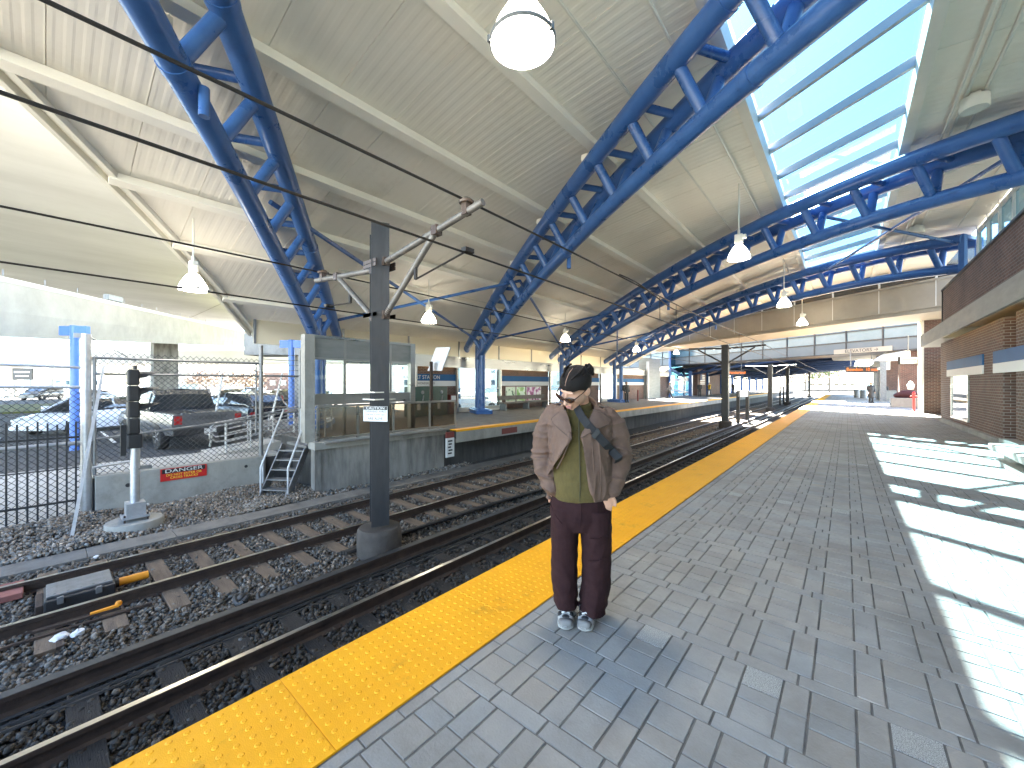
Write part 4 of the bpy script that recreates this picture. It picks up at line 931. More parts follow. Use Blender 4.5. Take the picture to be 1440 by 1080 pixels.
# second bay up to the windscreen with barbed strands
t = thing('barbed_fence', 'short fence bay with barbed wire strands between fence post and windscreen', 'fence', (XF, 4.4, -.4)); y2 = yb_(422, XF)
MB().cyl((XF, y2, -.3), (XF, y2, 2.55), .05, n=12).build('post', 'darkgalv', t, True)
for z in (1.78, .72): MB().cyl((XF, yR, z), (XF, y2, z), .026, n=8).build('rail', 'darkgalv', t, True)
g = MB()
for z in (1.95, 2.1, 2.25, 2.4): g.tube([(XF, yR, z), (XF, (yR+y2)/2, z-.02), (XF, y2, z)], .008, 4)
g.build('barbed_wire', 'darkgalv', t)
chainlink(t, XF, yR, y2, .02, 1.78, .13)
# tall corner post with leaning brace
y3 = yb_(121, XF); t = thing('fence_corner_post', 'thick galvanised corner post with bracket where the two fences meet', 'post', (XF, y3, BED))
MB().cyl((XF, y3, BED), (XF, y3, 2.62), .085, n=14).build('post', 'galv', t, True)
MB().obox((XF, y3-.06, 2.58), (.03, 0, 0), (0, .12, 0), (0, 0, .05)).build('bracket', 'galv', t); MB().cyl((XF, y3, 2.6), (XF-.3, y3+1.0, 1.95), .015, n=6).build('tie_rod', 'galv', t, True)
for z in (-.2, .3, .9, 1.4, 2.1): MB().lathe([(.098, -.03), (.098, .03)], (XF, y3, z), 14).build('band', 'galv', t, True)
a = atz(101, 755, BED+.05); b = atx(146, 515, XF+.03)
tag(MB().beam(a, b, .10, .05, (0, 1, 0)).build('leaning_brace', 'galv'), 'flat galvanised brace leaning from the ballast up to the corner post', 'brace')
# left chain link run and black pickets
t = thing('chain_link_fence', 'chain link fence with pipe rails behind the black pickets, left edge', 'fence', (XF, -2, LOT)); ye = y3-.05
yl = -4.5; g = MB()
for z, zz in ((2.02, 1.9), (1.55, 1.48), (.22, .30)): g.cyl((XF-.02, yl, z), (XF-.02, ye, zz), .03 if z > 1 else .045, n=8)
g.build('rail', 'galv', t, True)
chainlink(t, XF-.02, yl, ye, -1.2, 1.5, .125)
t = thing('picket_fence', 'black steel picket fence in front of the chain link, left edge', 'fence', (XF+.15, -1.5, BED)); g = MB()
for k in range(40):
    y = ye-.10-k*.128
    if y < -4.4: break
    g = MB(); g.box(XF+.13, XF+.16, y-.014, y+.014, BED, .76+.04*math.sin(k*2.1)); g.build('picket', 'black', t)
MB().box(XF+.10, XF+.13, -4.4, ye-.05, -.9, -.86).build('rail', 'black', t); MB().box(XF+.10, XF+.13, -4.4, ye-.05, .42, .46).build('rail', 'black', t)
# wayside signal
q = atx(190, 700, -10.8); sx, sy = q.x, q.y
t = thing('railway_signal', 'black multi aspect railway signal on a grey pole with hooded lamps', 'railway signal', (sx, sy, BED))
MB().cyl((sx, sy, -1.05), (sx, sy, 1.0), .075, n=16).build('pole', 'galv', t, True)
g = MB(); g.obox((sx, sy, -.92), (.16, 0, 0), (0, .14, 0), (0, 0, .13)); g.obox((sx, sy, -1.06), (.2, 0, 0), (0, .2, 0), (0, 0, .02)); g.build('base_bracket', 'galv', t); MB().lathe([(.09, -.03), (.09, .03)], (sx, sy, -.1), 16).build('band', 'galv', t); MB().obox((sx+.02, sy+.14, -.12), (.04, 0, 0), (0, .1, 0), (0, 0, .035)).build('cable_clip', 'darkgalv', t)
g = MB(); g.lathe([(.44, -1.45), (.44, -1.17), (.42, -1.14), (0, -1.14)], (sx, sy, 0), 28); g.build('footing', 'concrete', t, True)
for a in range(4): MB().cyl((sx+.165*(-1)**a, sy+.165*(1 if a < 2 else -1), -1.14), (sx+.165*(-1)**a, sy+.165*(1 if a < 2 else -1), -1.0), .016, n=8).build('anchor_bolt', 'rail_side', t)
for i, z in enumerate((1.68, 1.36, 1.04, .72)):
    h = MB(); h.bbox(sx-.14, sx+.14, sy-.12, sy+.06, z-.155, z+.155, .03); h.lathe([(.13, 0), (.115, .05)], (sx, sy+.06, z), 16, 'y') if False else None
    hd = h.build('signal_head', 'black', t)
    if i < 3:
        # hood: half tube pointing along the track
        vs = []; fs = []; n = 9
        for j in range(n):
            a = R_(-10+200*j/(n-1)); vs += [(sx+.12*math.cos(a), sy+.06, z+.12*math.sin(a)), (sx+.12*math.cos(a), sy+.14+.24*max(0, math.sin(a)), z+.02+.11*math.sin(a))]
        fs = [(2*j, 2*j+2, 2*j+3, 2*j+1) for j in range(n-1)]
        hb = MB().add(vs, fs).build('hood', 'black', hd)
        hb.modifiers.new('th', 'SOLIDIFY').thickness = .008
        MB().lathe([(0, .07), (.08, .066), (.1, .06)], (sx, sy, z), 16, 'y').build('lens', 'darkglass', hd)
MB().bbox(sx-.13, sx+.13, sy-.13, sy+.10, .28, .56, .03).build('control_box', 'black', t); MB().obox((sx, sy-.17, .45), (.05, 0, 0), (0, .04, 0), (0, 0, .3)).build('junction_box', 'black', t); MB().cyl((sx, sy, 1.84), (sx, sy, 1.92), .03, n=8).build('finial', 'black', t)
# steel steps to the platform end
t = thing('steel_steps', 'dark steel steps with pipe handrails at the end of the platform wall', 'steps', (-11.2, 4.2, BED))
p0 = atz(375, 686, BED+.05); p1 = atx(403, 622, -11.3); top = Vector((-11.55, 4.45, -.12)); bot = Vector((-11.1, 3.75, BED+.06))
up = top-bot; sd = Vector((-.8, .6, 0)).normalized(); sd = up.cross(Vector((0, 0, 1))).normalized()
g = MB()
for s in (-.36, .36): g.beam(bot+sd*s, top+sd*s, .03, .2)
g.build('stringer', 'darkgalv', t)
for k in range(5):
    c = bot.lerp(top, (k+.8)/5.4); MB().obox(c, sd*.35, Vector((up.x, up.y, 0)).normalized()*.12, (0, 0, .015)).build('tread', 'darkgalv', t)
for s in (-.38, .38):
    a = bot+sd*s+Vector((0, 0, .75)); b = top+sd*s+Vector((0, 0, .95)); c = top+sd*s+Vector((-.35, .6, .95)); MB().tube([bot+sd*s, a, a.lerp(b, .5), b, c, c-Vector((0, 0, .95))], .025, 8).build('handrail', 'galv', t, True)
MB().box(-12.2, -10.95, 4.45, 5.1, -.16, -.10).build('landing', 'darkgalv', t)
tag(MB().bbox(-11.9, -10.6, 3.0, 4.5, BED-.05, BED+.09, .02).build('concrete_pad', 'concrete'), 'flat concrete pad under the steel steps', 'pad')
# access ramp with rails
t = thing('ramp_railing', 'multi bar galvanised pipe railing rising along the access ramp', 'railing', (-13.2, 4, LOT)); ra = Vector((-13.4, 3.0, LOT)); rb = Vector((-13.4, 6.3, 0))
for off in (0, -1.3):
    o_ = Vector((off, .3 if off else 0, 0)); 
    g = MB()
    for h in (.25, .45, .65, .9): g.cyl(ra+o_+Vector((0, .3, h)), rb+o_+Vector((0, 0, h+.02)), .022, n=8)
    e = ra+o_+Vector((0, .3, .9)); g.tube([e, e+Vector((0, -.25, -.03)), e+Vector((0, -.38, -.15)), e+Vector((0, -.38, -.35)), e+Vector((0, -.25, -.46)), e+Vector((0, 0, -.45))], .024, 8)
    for k in range(6): c = (ra+o_+Vector((0, .3, 0))).lerp(rb+o_, k/5); g.cyl(c, c+Vector((0, 0, .92)), .024, n=8)
    g.build('pipe_rail', 'galv', t, True)
g = MB(); g.prism([(-13.35, 3.0, LOT-.1), (-13.35, 6.3, LOT-.1), (-13.35, 6.3, -.01), (-13.35, 3.0, LOT+.07)], (-1.4, 0, 0)); g.box(-16.2, -10.9, 6.3, 8, LOT-.1, -.012); struct('access_ramp', g, 'sidewalk')
# light blue posts
for px, y0, w, lab in ((105, 458, 12.2, 'light blue post with a wide cap behind the chain link fence, near the white sedan'), (410, 478, 15.0, 'light blue post with a wide cap near the steel windscreen')):
    q = atw(px, 540, w); zt = CH+(540-y0)/FPX*w; t = thing('blue_post', lab, 'post', (q.x, q.y, LOT), 0, 'light blue posts'); MB().cyl((q.x, q.y, LOT), (q.x, q.y, zt), .11, n=12).build('shaft', 'lblue', t, True)
    MB().obox((q.x, q.y, zt-.16), RT*.42, FW*.06, (0, 0, .14)).build('cap', 'lblue', t)
for px0, px1, y0, y1, lab in ((313, 295, 527, 628, 'thin white pole leaning behind the pickup tailgate'), (397, 381, 525, 590, 'thin white pole leaning beside the ramp')):
    a = atw(px0, y0, 13.2); b = atw(px1, y1, 12.9); tag(MB().cyl(a, b, .03, n=8).build('leaning_pole', 'white', None, True), lab, 'pole')

# ------------------------------------------------------------------ viaduct
t = thing('viaduct_deck', 'high pale concrete viaduct deck seen from below beyond the canopy gable', 'viaduct', (-30, 0, 12))
MB().box(-85, -17.6, -13, 30, 11.5, 12.6).build('deck_slab', 'concrete_light', t)
g = MB()
for y in (-6.2, 14): g.box(-84, -17.7, y-.03, y+.03, 11.47, 11.499)
g.build('expansion_joint', 'fascia_conc', t)
g = MB()
for x in (-38,): 
    for y in (-9, 24): g.cyl((x, y, LOT), (x, y, 11.5), 1.0, n=24)
g.build('pier', 'concrete_light', t, True)
t = thing('ramp_bridge', 'concrete highway ramp bridge with deep fascia crossing behind the fences', 'ramp bridge', (-25, 0, 4))
P0 = atw(0, 388, 14.); dv = Vector((-.997, .466, .085)); pn = Vector((-.466, -.997, 0)).normalized()
def rp(s, o, dz): return P0+dv*s+pn*o+Vector((0, 0, dz))
g = MB(); s0, s1 = -12, 48
g.prism([rp(s0, 0, 0), rp(s0, .35, 0), rp(s0, .35, -1.0), rp(s0, 9, -1.0), rp(s0, 9, -1.5), rp(s0, .9, -2.15), rp(s0, .12, -2.15), rp(s0, 0, -1.25)], rp(s1, 0, 0)-rp(s0, 0, 0)); g.build('fascia_girder', 'fascia_conc', t)
g = MB(); g.prism([rp(s0, -.03, -.18), rp(s0, -.03, 0), rp(s0, .36, .03), rp(s0, .36, -.18)], rp(s1, 0, 0)-rp(s0, 0, 0)); g.build('coping', 'concrete_light', t)
g = MB()
for k in range(20): c = rp(-6+k*2.1, .1, .16); g.obox(c, (.015, 0, 0), (0, .015, 0), (0, 0, .12))
c = rp(7.6, .1, .2); g.obox(c, dv*.7, pn*.1, (0, 0, .14)); g.build('railing_stub', 'darkgalv', t)
g = MB(); c = rp(26, 4, -2); g.box(c.x-.9, c.x+.9, c.y-.9, c.y+.9, LOT, c.z); g.build('pier', 'bark' if False else 'concrete_stain', t)
a = atw(362, 500, 19); t = thing('bridge_abutment', 'grey concrete abutment block behind the windscreen', 'abutment', a)
MB().obox((a.x-.9, a.y+.9, 1.55), RT*1.6, FW*.8, (0, 0, .95)).build('block', 'concrete', t) if False else None
MB().obox(atw(405, 486, 21), RT*1.8, FW*.8, (0, 0, .55)).build('block', 'concrete', t); MB().obox(atw(420, 540, 21.4)-Vector((0, 0, .2)), RT*.25, FW*.5, (0, 0, 1.9)).build('leg', 'concrete', t)
# parallel lower bridge far behind
t = thing('far_viaduct', 'long grey viaduct far behind the parking lot', 'viaduct', (-70, 10, 0)); a = atw(-60, 505, 62); b = atw(560, 503, 80)
g = MB(); g.beam(a, b, 9, 2.2); g.build('girder', 'concrete_light', t)
for px in (20, 190, 430): c = atw(px, 540, 66+px*.03); MB().cyl((c.x, c.y, LOT), (c.x, c.y, 5), 1.0, n=14).build('pier', 'concrete_light', t, True)

# ------------------------------------------------------------------ cars
def car(name, label, cat, loc, heading, paint, kind='sedan', group='parked cars'):
    """car built with its nose along local +x, then turned"""
    t = thing(name, label, cat, (0, 0, 0), 0, group)
    if kind == 'pickup': L, W, H = 5.7, 1.95, 1.85
    elif kind == 'suv': L, W, H = 4.6, 1.86, 1.66
    else: L, W, H = 4.6, 1.8, 1.44
    h = W/2; f = L/2; wb = L*.30; R = .33 if kind != 'pickup' else .40
    def loft(secs, nm, m, par):   # secs: (x, halfw_low, halfw_high, z0, zmid, z1)
        v = []; fcs = []
        for (x, wl, wh, z0, zm, z1) in secs:
            v += [(x, -wl*.92, z0), (x, -wl, (z0+zm)/2), (x, -wl, zm), (x, -wh, z1), (x, 0, z1+.025), (x, wh, z1), (x, wl, zm), (x, wl, (z0+zm)/2), (x, wl*.92, z0)]
        n = 9
        for i in range(len(secs)-1):
            for j in range(n): fcs.append((i*n+j, i*n+(j+1) % n, (i+1)*n+(j+1) % n, (i+1)*n+j))
        fcs += [tuple(range(n)), tuple(range((len(secs)-1)*n, len(secs)*n))]
        return MB().add(v, fcs).build(nm, m, par, True)
    if kind == 'sedan':
        body = [(-f, h*.78, h*.7, .42, .72, .86), (-f+.12, h*.95, h*.86, .28, .75, .99), (-f+.7, h, h*.88, .22, .76, 1.0), (-.9, h, h*.9, .2, .74, .95), (.9, h, h*.9, .2, .72, .92), (f-.9, h, h*.86, .22, .68, .86), (f-.2, h*.93, h*.8, .26, .6, .72), (f, h*.75, h*.66, .36, .52, .6)]
        cab = [(-f+.45, h*.8, h*.72, .94, .96, .98), (-f+1.25, h*.84, h*.66, .9, 1.05, 1.36), (-.2, h*.86, h*.68, .9, 1.05, H), (.55, h*.86, h*.66, .88, 1.02, 1.38), (1.35, h*.84, h*.74, .86, .9, .93)]
    elif kind == 'suv':
        body = [(-f, h*.85, h*.8, .45, .8, .98), (-f+.12, h*.97, h*.9, .3, .85, 1.08), (-.9, h, h*.92, .24, .86, 1.08), (.9, h, h*.92, .24, .84, 1.04), (f-.8, h, h*.88, .26, .78, .96), (f-.15, h*.93, h*.82, .3, .68, .82), (f, h*.8, h*.7, .4, .58, .68)]
        cab = [(-f+.08, h*.85, h*.74, 1.02, 1.06, 1.1), (-f+.5, h*.88, h*.7, 1.0, 1.2, H-.05), (-.1, h*.88, h*.72, 1.0, 1.2, H), (.6, h*.88, h*.7, .98, 1.15, H-.12), (1.5, h*.86, h*.76, .98, 1.02, 1.05)]
    else:
        body = [(-f, h*.97, h*.93, .55, .85, 1.12), (-f+.1, h, h*.95, .48, .86, 1.14), (-.6, h, h*.95, .42, .86, 1.14), (.5, h, h*.95, .42, .86, 1.14), (f-1., h, h*.9, .42, .86, 1.12), (f-.12, h*.95, h*.86, .45, .8, 1.02), (f, h*.85, h*.78, .55, .75, .9)]
        cab = [(-.75, h*.93, h*.78, 1.1, 1.25, 1.68), (-.5, h*.94, h*.8, 1.1, 1.25, H), (.6, h*.94, h*.8, 1.1, 1.25, H), (1.15, h*.93, h*.78, 1.1, 1.2, 1.6), (1.75, h*.9, h*.8, 1.08, 1.12, 1.16)]
    bd = loft(body, 'body', paint, t)
    # glass sits slightly proud of a painted cabin, roof painted on top
    loft(cab, 'cabin_glass', 'darkglass', t)
    xs = [c[0] for c in cab[1:-1]]; g = MB(); v = []
    for c in cab[1:-1]: v += [(c[0], -c[2]*1.02, c[5]-.03), (c[0], 0, c[5]+.04), (c[0], c[2]*1.02, c[5]-.03)]
    g.add(v, [(i*3+j, i*3+j+1, i*3+j+4, i*3+j+3) for i in range(len(xs)-1) for j in range(2)])
    for s in (-1, 1):
        for (i0, i1) in ((0, 1), (len(cab)-2, len(cab)-1)):
            a = cab[i0]; b = cab[i1]; g.beam((a[0], s*a[2], a[5]), (b[0], s*b[2], b[5]), .07, .05)
        xm = cab[2][0]; g.beam((xm, s*cab[2][1]*1.0, cab[2][4]-.1), (xm, s*cab[2][2]*1.02, cab[2][5]-.02), .08, .04)
    g.build('roof', paint, t)
    for sx_ in (-wb-.02, wb+.06 if kind != 'pickup' else wb):
        for s in (-1, 1):
            wv = MB().lathe([(R*.62, -.11), (R*.93, -.115), (R, -.07), (R, .07), (R*.93, .115), (R*.62, .11)], (sx_, s*(h-.09), R), 24, 'y').build('wheel', 'tyre', t, True)
            g = MB(); g.lathe([(R*.64, .085), (R*.6, .10), (R*.5, .085)], (sx_, s*(h-.09), R), 20, 'y') if s < 0 else g.lathe([(R*.64, -.085), (R*.6, -.10), (R*.5, -.085)], (sx_, s*(h-.09), R), 20, 'y')
            for k in range(5):
                a = 2*math.pi*k/5; c = Vector((sx_, s*(h+.005), R)); g.beam(c+Vector((math.cos(a)*.04, 0, math.sin(a)*.04)), c+Vector((math.cos(a)*R*.6, 0, math.sin(a)*R*.6)), .03, .07, (0, 1, 0))
            g.build('rim', 'alloy', wv)
    for s in (-1, 1):
        z0 = .95 if kind == 'pickup' else .78; hh = .13 if kind == 'pickup' else .07
        MB().bbox(-f-.015, -f+.16, s*h*.80-.11, s*h*.80+.11, z0-hh, z0+hh, .02).build('taillight', 'taillight', t)
        MB().bbox(f-.2, f-.02, s*h*.66-.14, s*h*.66+.14, .58 if kind != 'pickup' else .78, .68 if kind != 'pickup' else .95, .02).build('headlight', 'bandwhite', t)
        MB().bbox(.85, 1.05, s*(h+.09)-.08, s*(h+.09)+.08, 1.0, 1.13, .02).build('mirror', paint, t)
    g = MB(); g.bbox(-f-.06, -f+.15, -h*.95, h*.95, .34 if kind != 'pickup' else .50, .50 if kind != 'pickup' else .68, .03); g.bbox(f-.15, f+.02, -h*.85, h*.85, .25, .42, .03); g.build('bumper', 'black' if kind == 'pickup' else paint, t)
    MB().box(-f-.075 if kind == 'pickup' else -f-.065, -f-.062 if kind == 'pickup' else -f-.06, -.16, .16, .52 if kind == 'pickup' else .38, .66 if kind == 'pickup' else .50).build('number_plate', 'bandwhite', t)
    if kind == 'pickup':
        g = MB(); g.box(-f+.12, -.8, -h*.84, h*.84, 1.15, 1.16); g.build('bed_cover', 'black', t)
        tg = MB().bbox(-f-.02, -f+.05, -h*.72, h*.72, .70, 1.16, .015).build('tailgate', paint, t)
        text('lettering', 'CHEVROLET', .17, 'black', tg, (-f-.022, 0, .99), (0, -1, 0), (0, 0, 1), ext=.001, squash=1.0)
    t.location = loc; t.rotation_euler = (0, 0, heading); return t
car('parked_car', 'white sedan parked side on behind the left fences', 'car', (-25.3, 1.35, LOT), math.atan2(-2.0, 1.6), 'white_car')
hp = math.atan2(-.122, -.99)
car('pickup_truck', 'silver pickup truck seen from behind through the chain link fence', 'pickup truck', (-15.4-2.85*.99, 3.35-.35, LOT), hp, 'silver_car', 'pickup')
car('parked_car', 'black sedan parked behind the silver pickup truck bed', 'car', (-27.2, 5.0, LOT), math.atan2(-.8, 1.0), 'dark_car')
car('parked_car', 'dark hatchback with red tail light right of the silver pickup truck', 'car', (-21.6, 5.9, LOT), hp+.1, 'dark_car', 'suv')
for i, (px, w, kind, paint, lab) in enumerate([(128, 40, 'sedan', 'white_car', 'white car far back in the sunlit lot, above the white sedan'), (355, 46, 'suv', 'blue_car', 'blue car far back in the sunlit lot near the ramp'), (330, 30, 'suv', 'silver_car', 'silver car behind the dark hatchback'), (455, 36, 'sedan', 'white_car', 'white car behind the windscreen glass'), (60, 52, 'suv', 'silver_car', 'silver car far off at the left edge'), (660, 30, 'sedan', 'white_car', 'white car seen through the opening at the second twin columns'), (645, 40, 'suv', 'dark_car', 'dark car farther back in the same platform opening'), (400, 27, 'suv', 'dark_car', 'dark car behind the ramp railing')]):
    q = atw(px, 540, w); car('parked_car', lab, 'car', (q.x, q.y, LOT), math.atan2(-.7, 1.0) if px < 500 else math.atan2(1, .3), paint, kind)
# background across the lot
def building(px0, px1, w, z1, m, label, nw=4):
    a = atw(px0, 540, w); b = atw(px1, 540, w+6); d = (b-a); d.z = 0; n = Vector((-d.y, d.x, 0)).normalized(); n = n if n.dot(FW) > 0 else -n
    t = thing('background_building', label, 'building', ((a.x+b.x)/2, (a.y+b.y)/2, LOT)); z0 = LOT
    MB().prism([(a.x, a.y, z0), (b.x, b.y, z0), (b.x, b.y, z1), (a.x, a.y, z1)], n*10).build('wall', m, t)
    for i in range(nw):
        for z in np.arange(1.2, z1-1.2, 3.0):
            c0 = a.lerp(b, (i+.25)/nw); c1 = a.lerp(b, (i+.75)/nw); f_ = MB().prism([(c0.x, c0.y, z), (c1.x, c1.y, z), (c1.x, c1.y, z+1.4), (c0.x, c0.y, z+1.4)], -n*.06).build('window', 'offwhite', t)
            MB().prism([(c0.x*.98+c1.x*.02, c0.y*.98+c1.y*.02, z+.1), (c1.x, c1.y, z+.1), (c1.x, c1.y, z+1.3), (c0.x*.98+c1.x*.02, c0.y*.98+c1.y*.02, z+1.3)], -n*.08).build('pane', 'blueglass', f_)
    MB().prism([(a.x, a.y, z1), (b.x, b.y, z1), (b.x, b.y, z1+.35), (a.x, a.y, z1+.35)], n*10.2-Vector((0, 0, 0))).build('roof_edge', 'offwhite', t)
building(-120, 60, 95, 5.5, 'offwhite', 'pale low building with windows beyond the lot, far left', 9)
building(75, 140, 100, 6.5, 'white', 'white building behind the light blue post', 5)
building(200, 330, 110, 6, 'sidewalk', 'pale grey building beyond the pickup truck', 8)
building(360, 450, 115, 5, 'brick', 'low brick building behind the ramp railing', 6)
building(560, 700, 90, 9, 'white', 'white building with windows seen through the platform openings', 8)
building(760, 900, 130, 9, 'offwhite', 'pale building behind the far platform screen openings', 8)
a = atw(18, 528, 60); t = thing('lot_sign', 'dark double panel sign on two posts across the lot, far left', 'sign', (a.x, a.y, LOT)); c = atw(32, 526, 60)
MB().obox(c, RT*1.5, FW*.08, (0, 0, .9)).build('panel', 'black', t); g = MB(); g.obox(c-FW*.1+Vector((0, 0, .3)), RT*1.2, FW*.01, (0, 0, .12)); g.obox(c-FW*.1-Vector((0, 0, .3)), RT*1.0, FW*.01, (0, 0, .1)); g.build('panel_stripe', 'bandwhite', t)
g = MB(); g.cyl(c+RT*1.2-Vector((0, 0, 3.5)), c+RT*1.2, .08, n=6); g.cyl(c-RT*1.2-Vector((0, 0, 3.5)), c-RT*1.2, .08, n=6); g.build('post', 'darkgalv', t)
c = atw(245, 550, 44); tag(MB().obox(c, RT*2.6, FW*.15, (0, 0, .75)).build('white_hoarding', 'white'), 'long white hoarding panel beyond the black sedan', 'hoarding')
# trees and hedge
def tree(px, w, H, cr, label, leafm='leaf', n=1500, ls=.28, seed=0):
    q = atw(px, 540, w); rg = random.Random(seed+int(px)); t = thing('background_tree', label, 'tree', (q.x, q.y, -.6), 0, 'trees beyond the station')
    g = MB(); b = Vector((q.x, q.y, -1)); g.tube([b, b+Vector((.1, 0, H*.3)), b+Vector((0, .1, H*.6))], [H*.03, H*.022, H*.014], 7)
    tips = []
    for k in range(9):
        a = rg.uniform(0, 6.28); s = b+Vector((0, 0, H*rg.uniform(.3, .6))); e = s+Vector((math.cos(a)*cr*.7, math.sin(a)*cr*.7, H*rg.uniform(.12, .35))); g.tube([s, s.lerp(e, .5)+Vector((0, 0, H*.03)), e], [H*.012, H*.008, H*.003], 5); tips.append(e)
    g.build('trunk', 'bark', t)
    cl = [(tp+Vector((rg.gauss(0, .3), rg.gauss(0, .3), rg.gauss(0, .3)))*1, cr*rg.uniform(.3, .55)) for tp in tips]+[(b+Vector((rg.gauss(0, cr*.3), rg.gauss(0, cr*.3), H*rg.uniform(.6, .95))), cr*rg.uniform(.3, .5)) for _ in range(7)]
    g = MB()
    for _ in range(n):
        c, r = rg.choice(cl); d = Vector((rg.gauss(0, 1), rg.gauss(0, 1), rg.gauss(0, .8))).normalized()*r*rg.random()**.4; p = c+d
        u = Vector((rg.gauss(0, 1), rg.gauss(0, 1), rg.gauss(0, 1))).normalized()*ls*rg.uniform(.6, 1.3); v = u.cross(Vector((rg.gauss(0, 1), rg.gauss(0, 1), rg.gauss(0, 1)))).normalized()*ls*.6
        g.quad(p-u, p+v, p+u, p-v)
    g.build('crown', leafm, t, fix=False)
for i, (px, w, H, cr, lm, lab) in enumerate([(1132, 120, 9, 6, 'leaf_pale', 'bare pinkish tree at the sunlit far end, leftmost'), (1150, 135, 10, 6, 'leaf_pale', 'bare tree at the sunlit far end beside the green one'), (1166, 110, 10, 5, 'leaf', 'green tree at the sunlit far end above the train'), (1180, 140, 13, 7, 'leaf', 'tall green tree behind the illuminated train board'), (1112, 150, 10, 7, 'leaf_pale', 'bare tree behind the far dark masts'), (290, 90, 5, 4, 'leaf_pale', 'bare shrubby tree beyond the pickup truck'), (345, 85, 5, 4, 'leaf_pale', 'reddish shrubby tree beyond the ramp railing')]):
    tree(px, w, H, cr, lab, lm, 900, .32, i)
c0 = atw(150, 540, 40); g = MB(); rg = random.Random(3)
for k in range(1500): p = c0+RT*rg.uniform(-4, 14)+FW*rg.uniform(-.5, .5)+Vector((0, 0, -CH+LOT+rg.uniform(.05, .7)+.0)); u = Vector((rg.gauss(0, 1), rg.gauss(0, 1), rg.gauss(0, 1))).normalized()*.12; v = u.cross(Vector((rg.gauss(0, 1), rg.gauss(0, 1), 1))).normalized()*.08; g.quad(p-u, p+v, p+u, p-v)
tag(g.build('hedge', 'leaf', None, fix=False), 'low clipped green hedge across the parking lot behind the white sedan', 'hedge')

# ------------------------------------------------------------------ far end: second canopy, train, boards
t = thing('far_canopy', 'dark underside of the far canopy on blue columns beyond the bridges', 'canopy', (-10, 75, 0))
def rz2(x): return 3.2+2.3*math.sin(min(1, (x+18)/20)*math.pi/2)
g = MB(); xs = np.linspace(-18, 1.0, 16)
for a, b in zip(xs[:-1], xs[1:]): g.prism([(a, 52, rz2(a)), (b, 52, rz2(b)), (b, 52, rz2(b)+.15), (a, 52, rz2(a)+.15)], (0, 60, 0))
g.build('roof', 'soot_shade', t)
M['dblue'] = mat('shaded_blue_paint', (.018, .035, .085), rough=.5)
for k in range(8):
    y = 53+k*8; g = MB(); g.tube([(x, y, rz2(x)-.3) for x in xs[1:]], .2, 8); g.tube([(x, y, rz2(x)-.95) for x in xs[1:]], .16, 8)
    for i in range(1, 15): g.cyl((xs[i], y, rz2(xs[i])-.95), (xs[i+1], y, rz2(xs[i+1])-.3), .09, n=6)
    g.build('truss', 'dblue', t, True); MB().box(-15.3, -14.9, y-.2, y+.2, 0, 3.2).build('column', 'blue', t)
g = MB(); g.box(-1.2, 7, 47, 62, 4.35, 4.9); g.box(-1.3, 7, 46.9, 47, 4.3, 5.0); tag(g.build('platform_roof', 'beige'), 'cream flat roof edge over the far right platform above the illuminated board', 'roof')
for i, (x, y) in enumerate(((2.5, 48), (2.5, 54), (2.5, 60))): tag(MB().box(x-.2, x+.2, y-.2, y+.2, 0, 4.35).build('roof_column', 'darkgalv'), 'grey column under the cream flat roof on the right platform', 'column', 'columns of the right platform roof')
def led(px0, px1, y0, y1, w, body, lab):
    a = atw(px0, (y0+y1)/2, w); b = atw(px1, (y0+y1)/2, w*1.0); c = (a+b)/2; hx = (b-a)/2; hz = (y1-y0)/FPX*w/2; t = thing('departure_board', lab, 'sign', c, 0, 'illuminated departure boards')
    MB().obox(c, hx, Vector((hx.y, -hx.x, 0)).normalized()*.09, (0, 0, hz)).build('case', 'black', t); n = Vector((hx.y, -hx.x, 0)).normalized()
    text('led_lettering', body, hz*1.5, 'led', t, c+n*.093, hx, (0, 0, 1), squash=1.0)
    for s in (-.7, .7): MB().cyl(c+hx*s+Vector((0, 0, hz)), c+hx*s+Vector((0, 0, hz+1.2)), .03, n=6).build('hanger', 'darkgalv', t)
led(1190, 1232, 515.5, 524, 30, 'Bowdoin  10 min', 'amber illuminated train board hanging over the right platform')
led(1023, 1046, 520.5, 527.5, 44, 'Wonderland', 'amber illuminated train board hanging over the far platform')
c = atw(1277, 507, 22); sg = thing('hanging_sign', 'white hanging sign with dark frame beside the brick pier', 'sign', c); MB().obox(c, RT*.52, FW*.05, (0, 0, .21)).build('frame', 'black', sg); MB().obox(c-FW*.052, RT*.48, FW*.004, (0, 0, .17)).build('face', 'bandwhite', sg)
g = MB(); g.obox(c-FW*.058+Vector((0, 0, .05)), RT*.4, FW*.002, (0, 0, .025)); g.obox(c-FW*.058-Vector((0, 0, .07)), RT*.34, FW*.002, (0, 0, .02)); g.build('text_line', 'mast', sg)
MB().cyl(c+Vector((0, 0, .2)), c+Vector((0, 0, 1.4)), .025, n=6).build('hanger', 'darkgalv', sg)
for px, py, w, s, lab in ((1268, 498, 27, 1.0, 'white sloping awning beside the hanging sign'), (1243, 514, 38, 1.0, 'white sloping awning farther along the right platform')):
    c = atw(px, py, w); g = MB(); g.prism([c+RT*-.75*s+Vector((0, 0, -.4)), c+RT*.6*s+Vector((0, 0, -.4)), c+RT*.6*s+Vector((0, 0, .5))], FW*1.4); aw = g.build('awning', 'white'); tag(aw, lab, 'awning', 'white awnings')
    g = MB(); q = c+RT*.6+FW*.7; g.box(q.x, q.x+1.2, q.y, q.y+1.6, 0, c.z+1.2); tag(g.build('lift_housing', 'brick_dark'), 'dark brick lift housing behind the %s' % ('nearer white awning' if w < 30 else 'farther white awning'), 'lift housing')
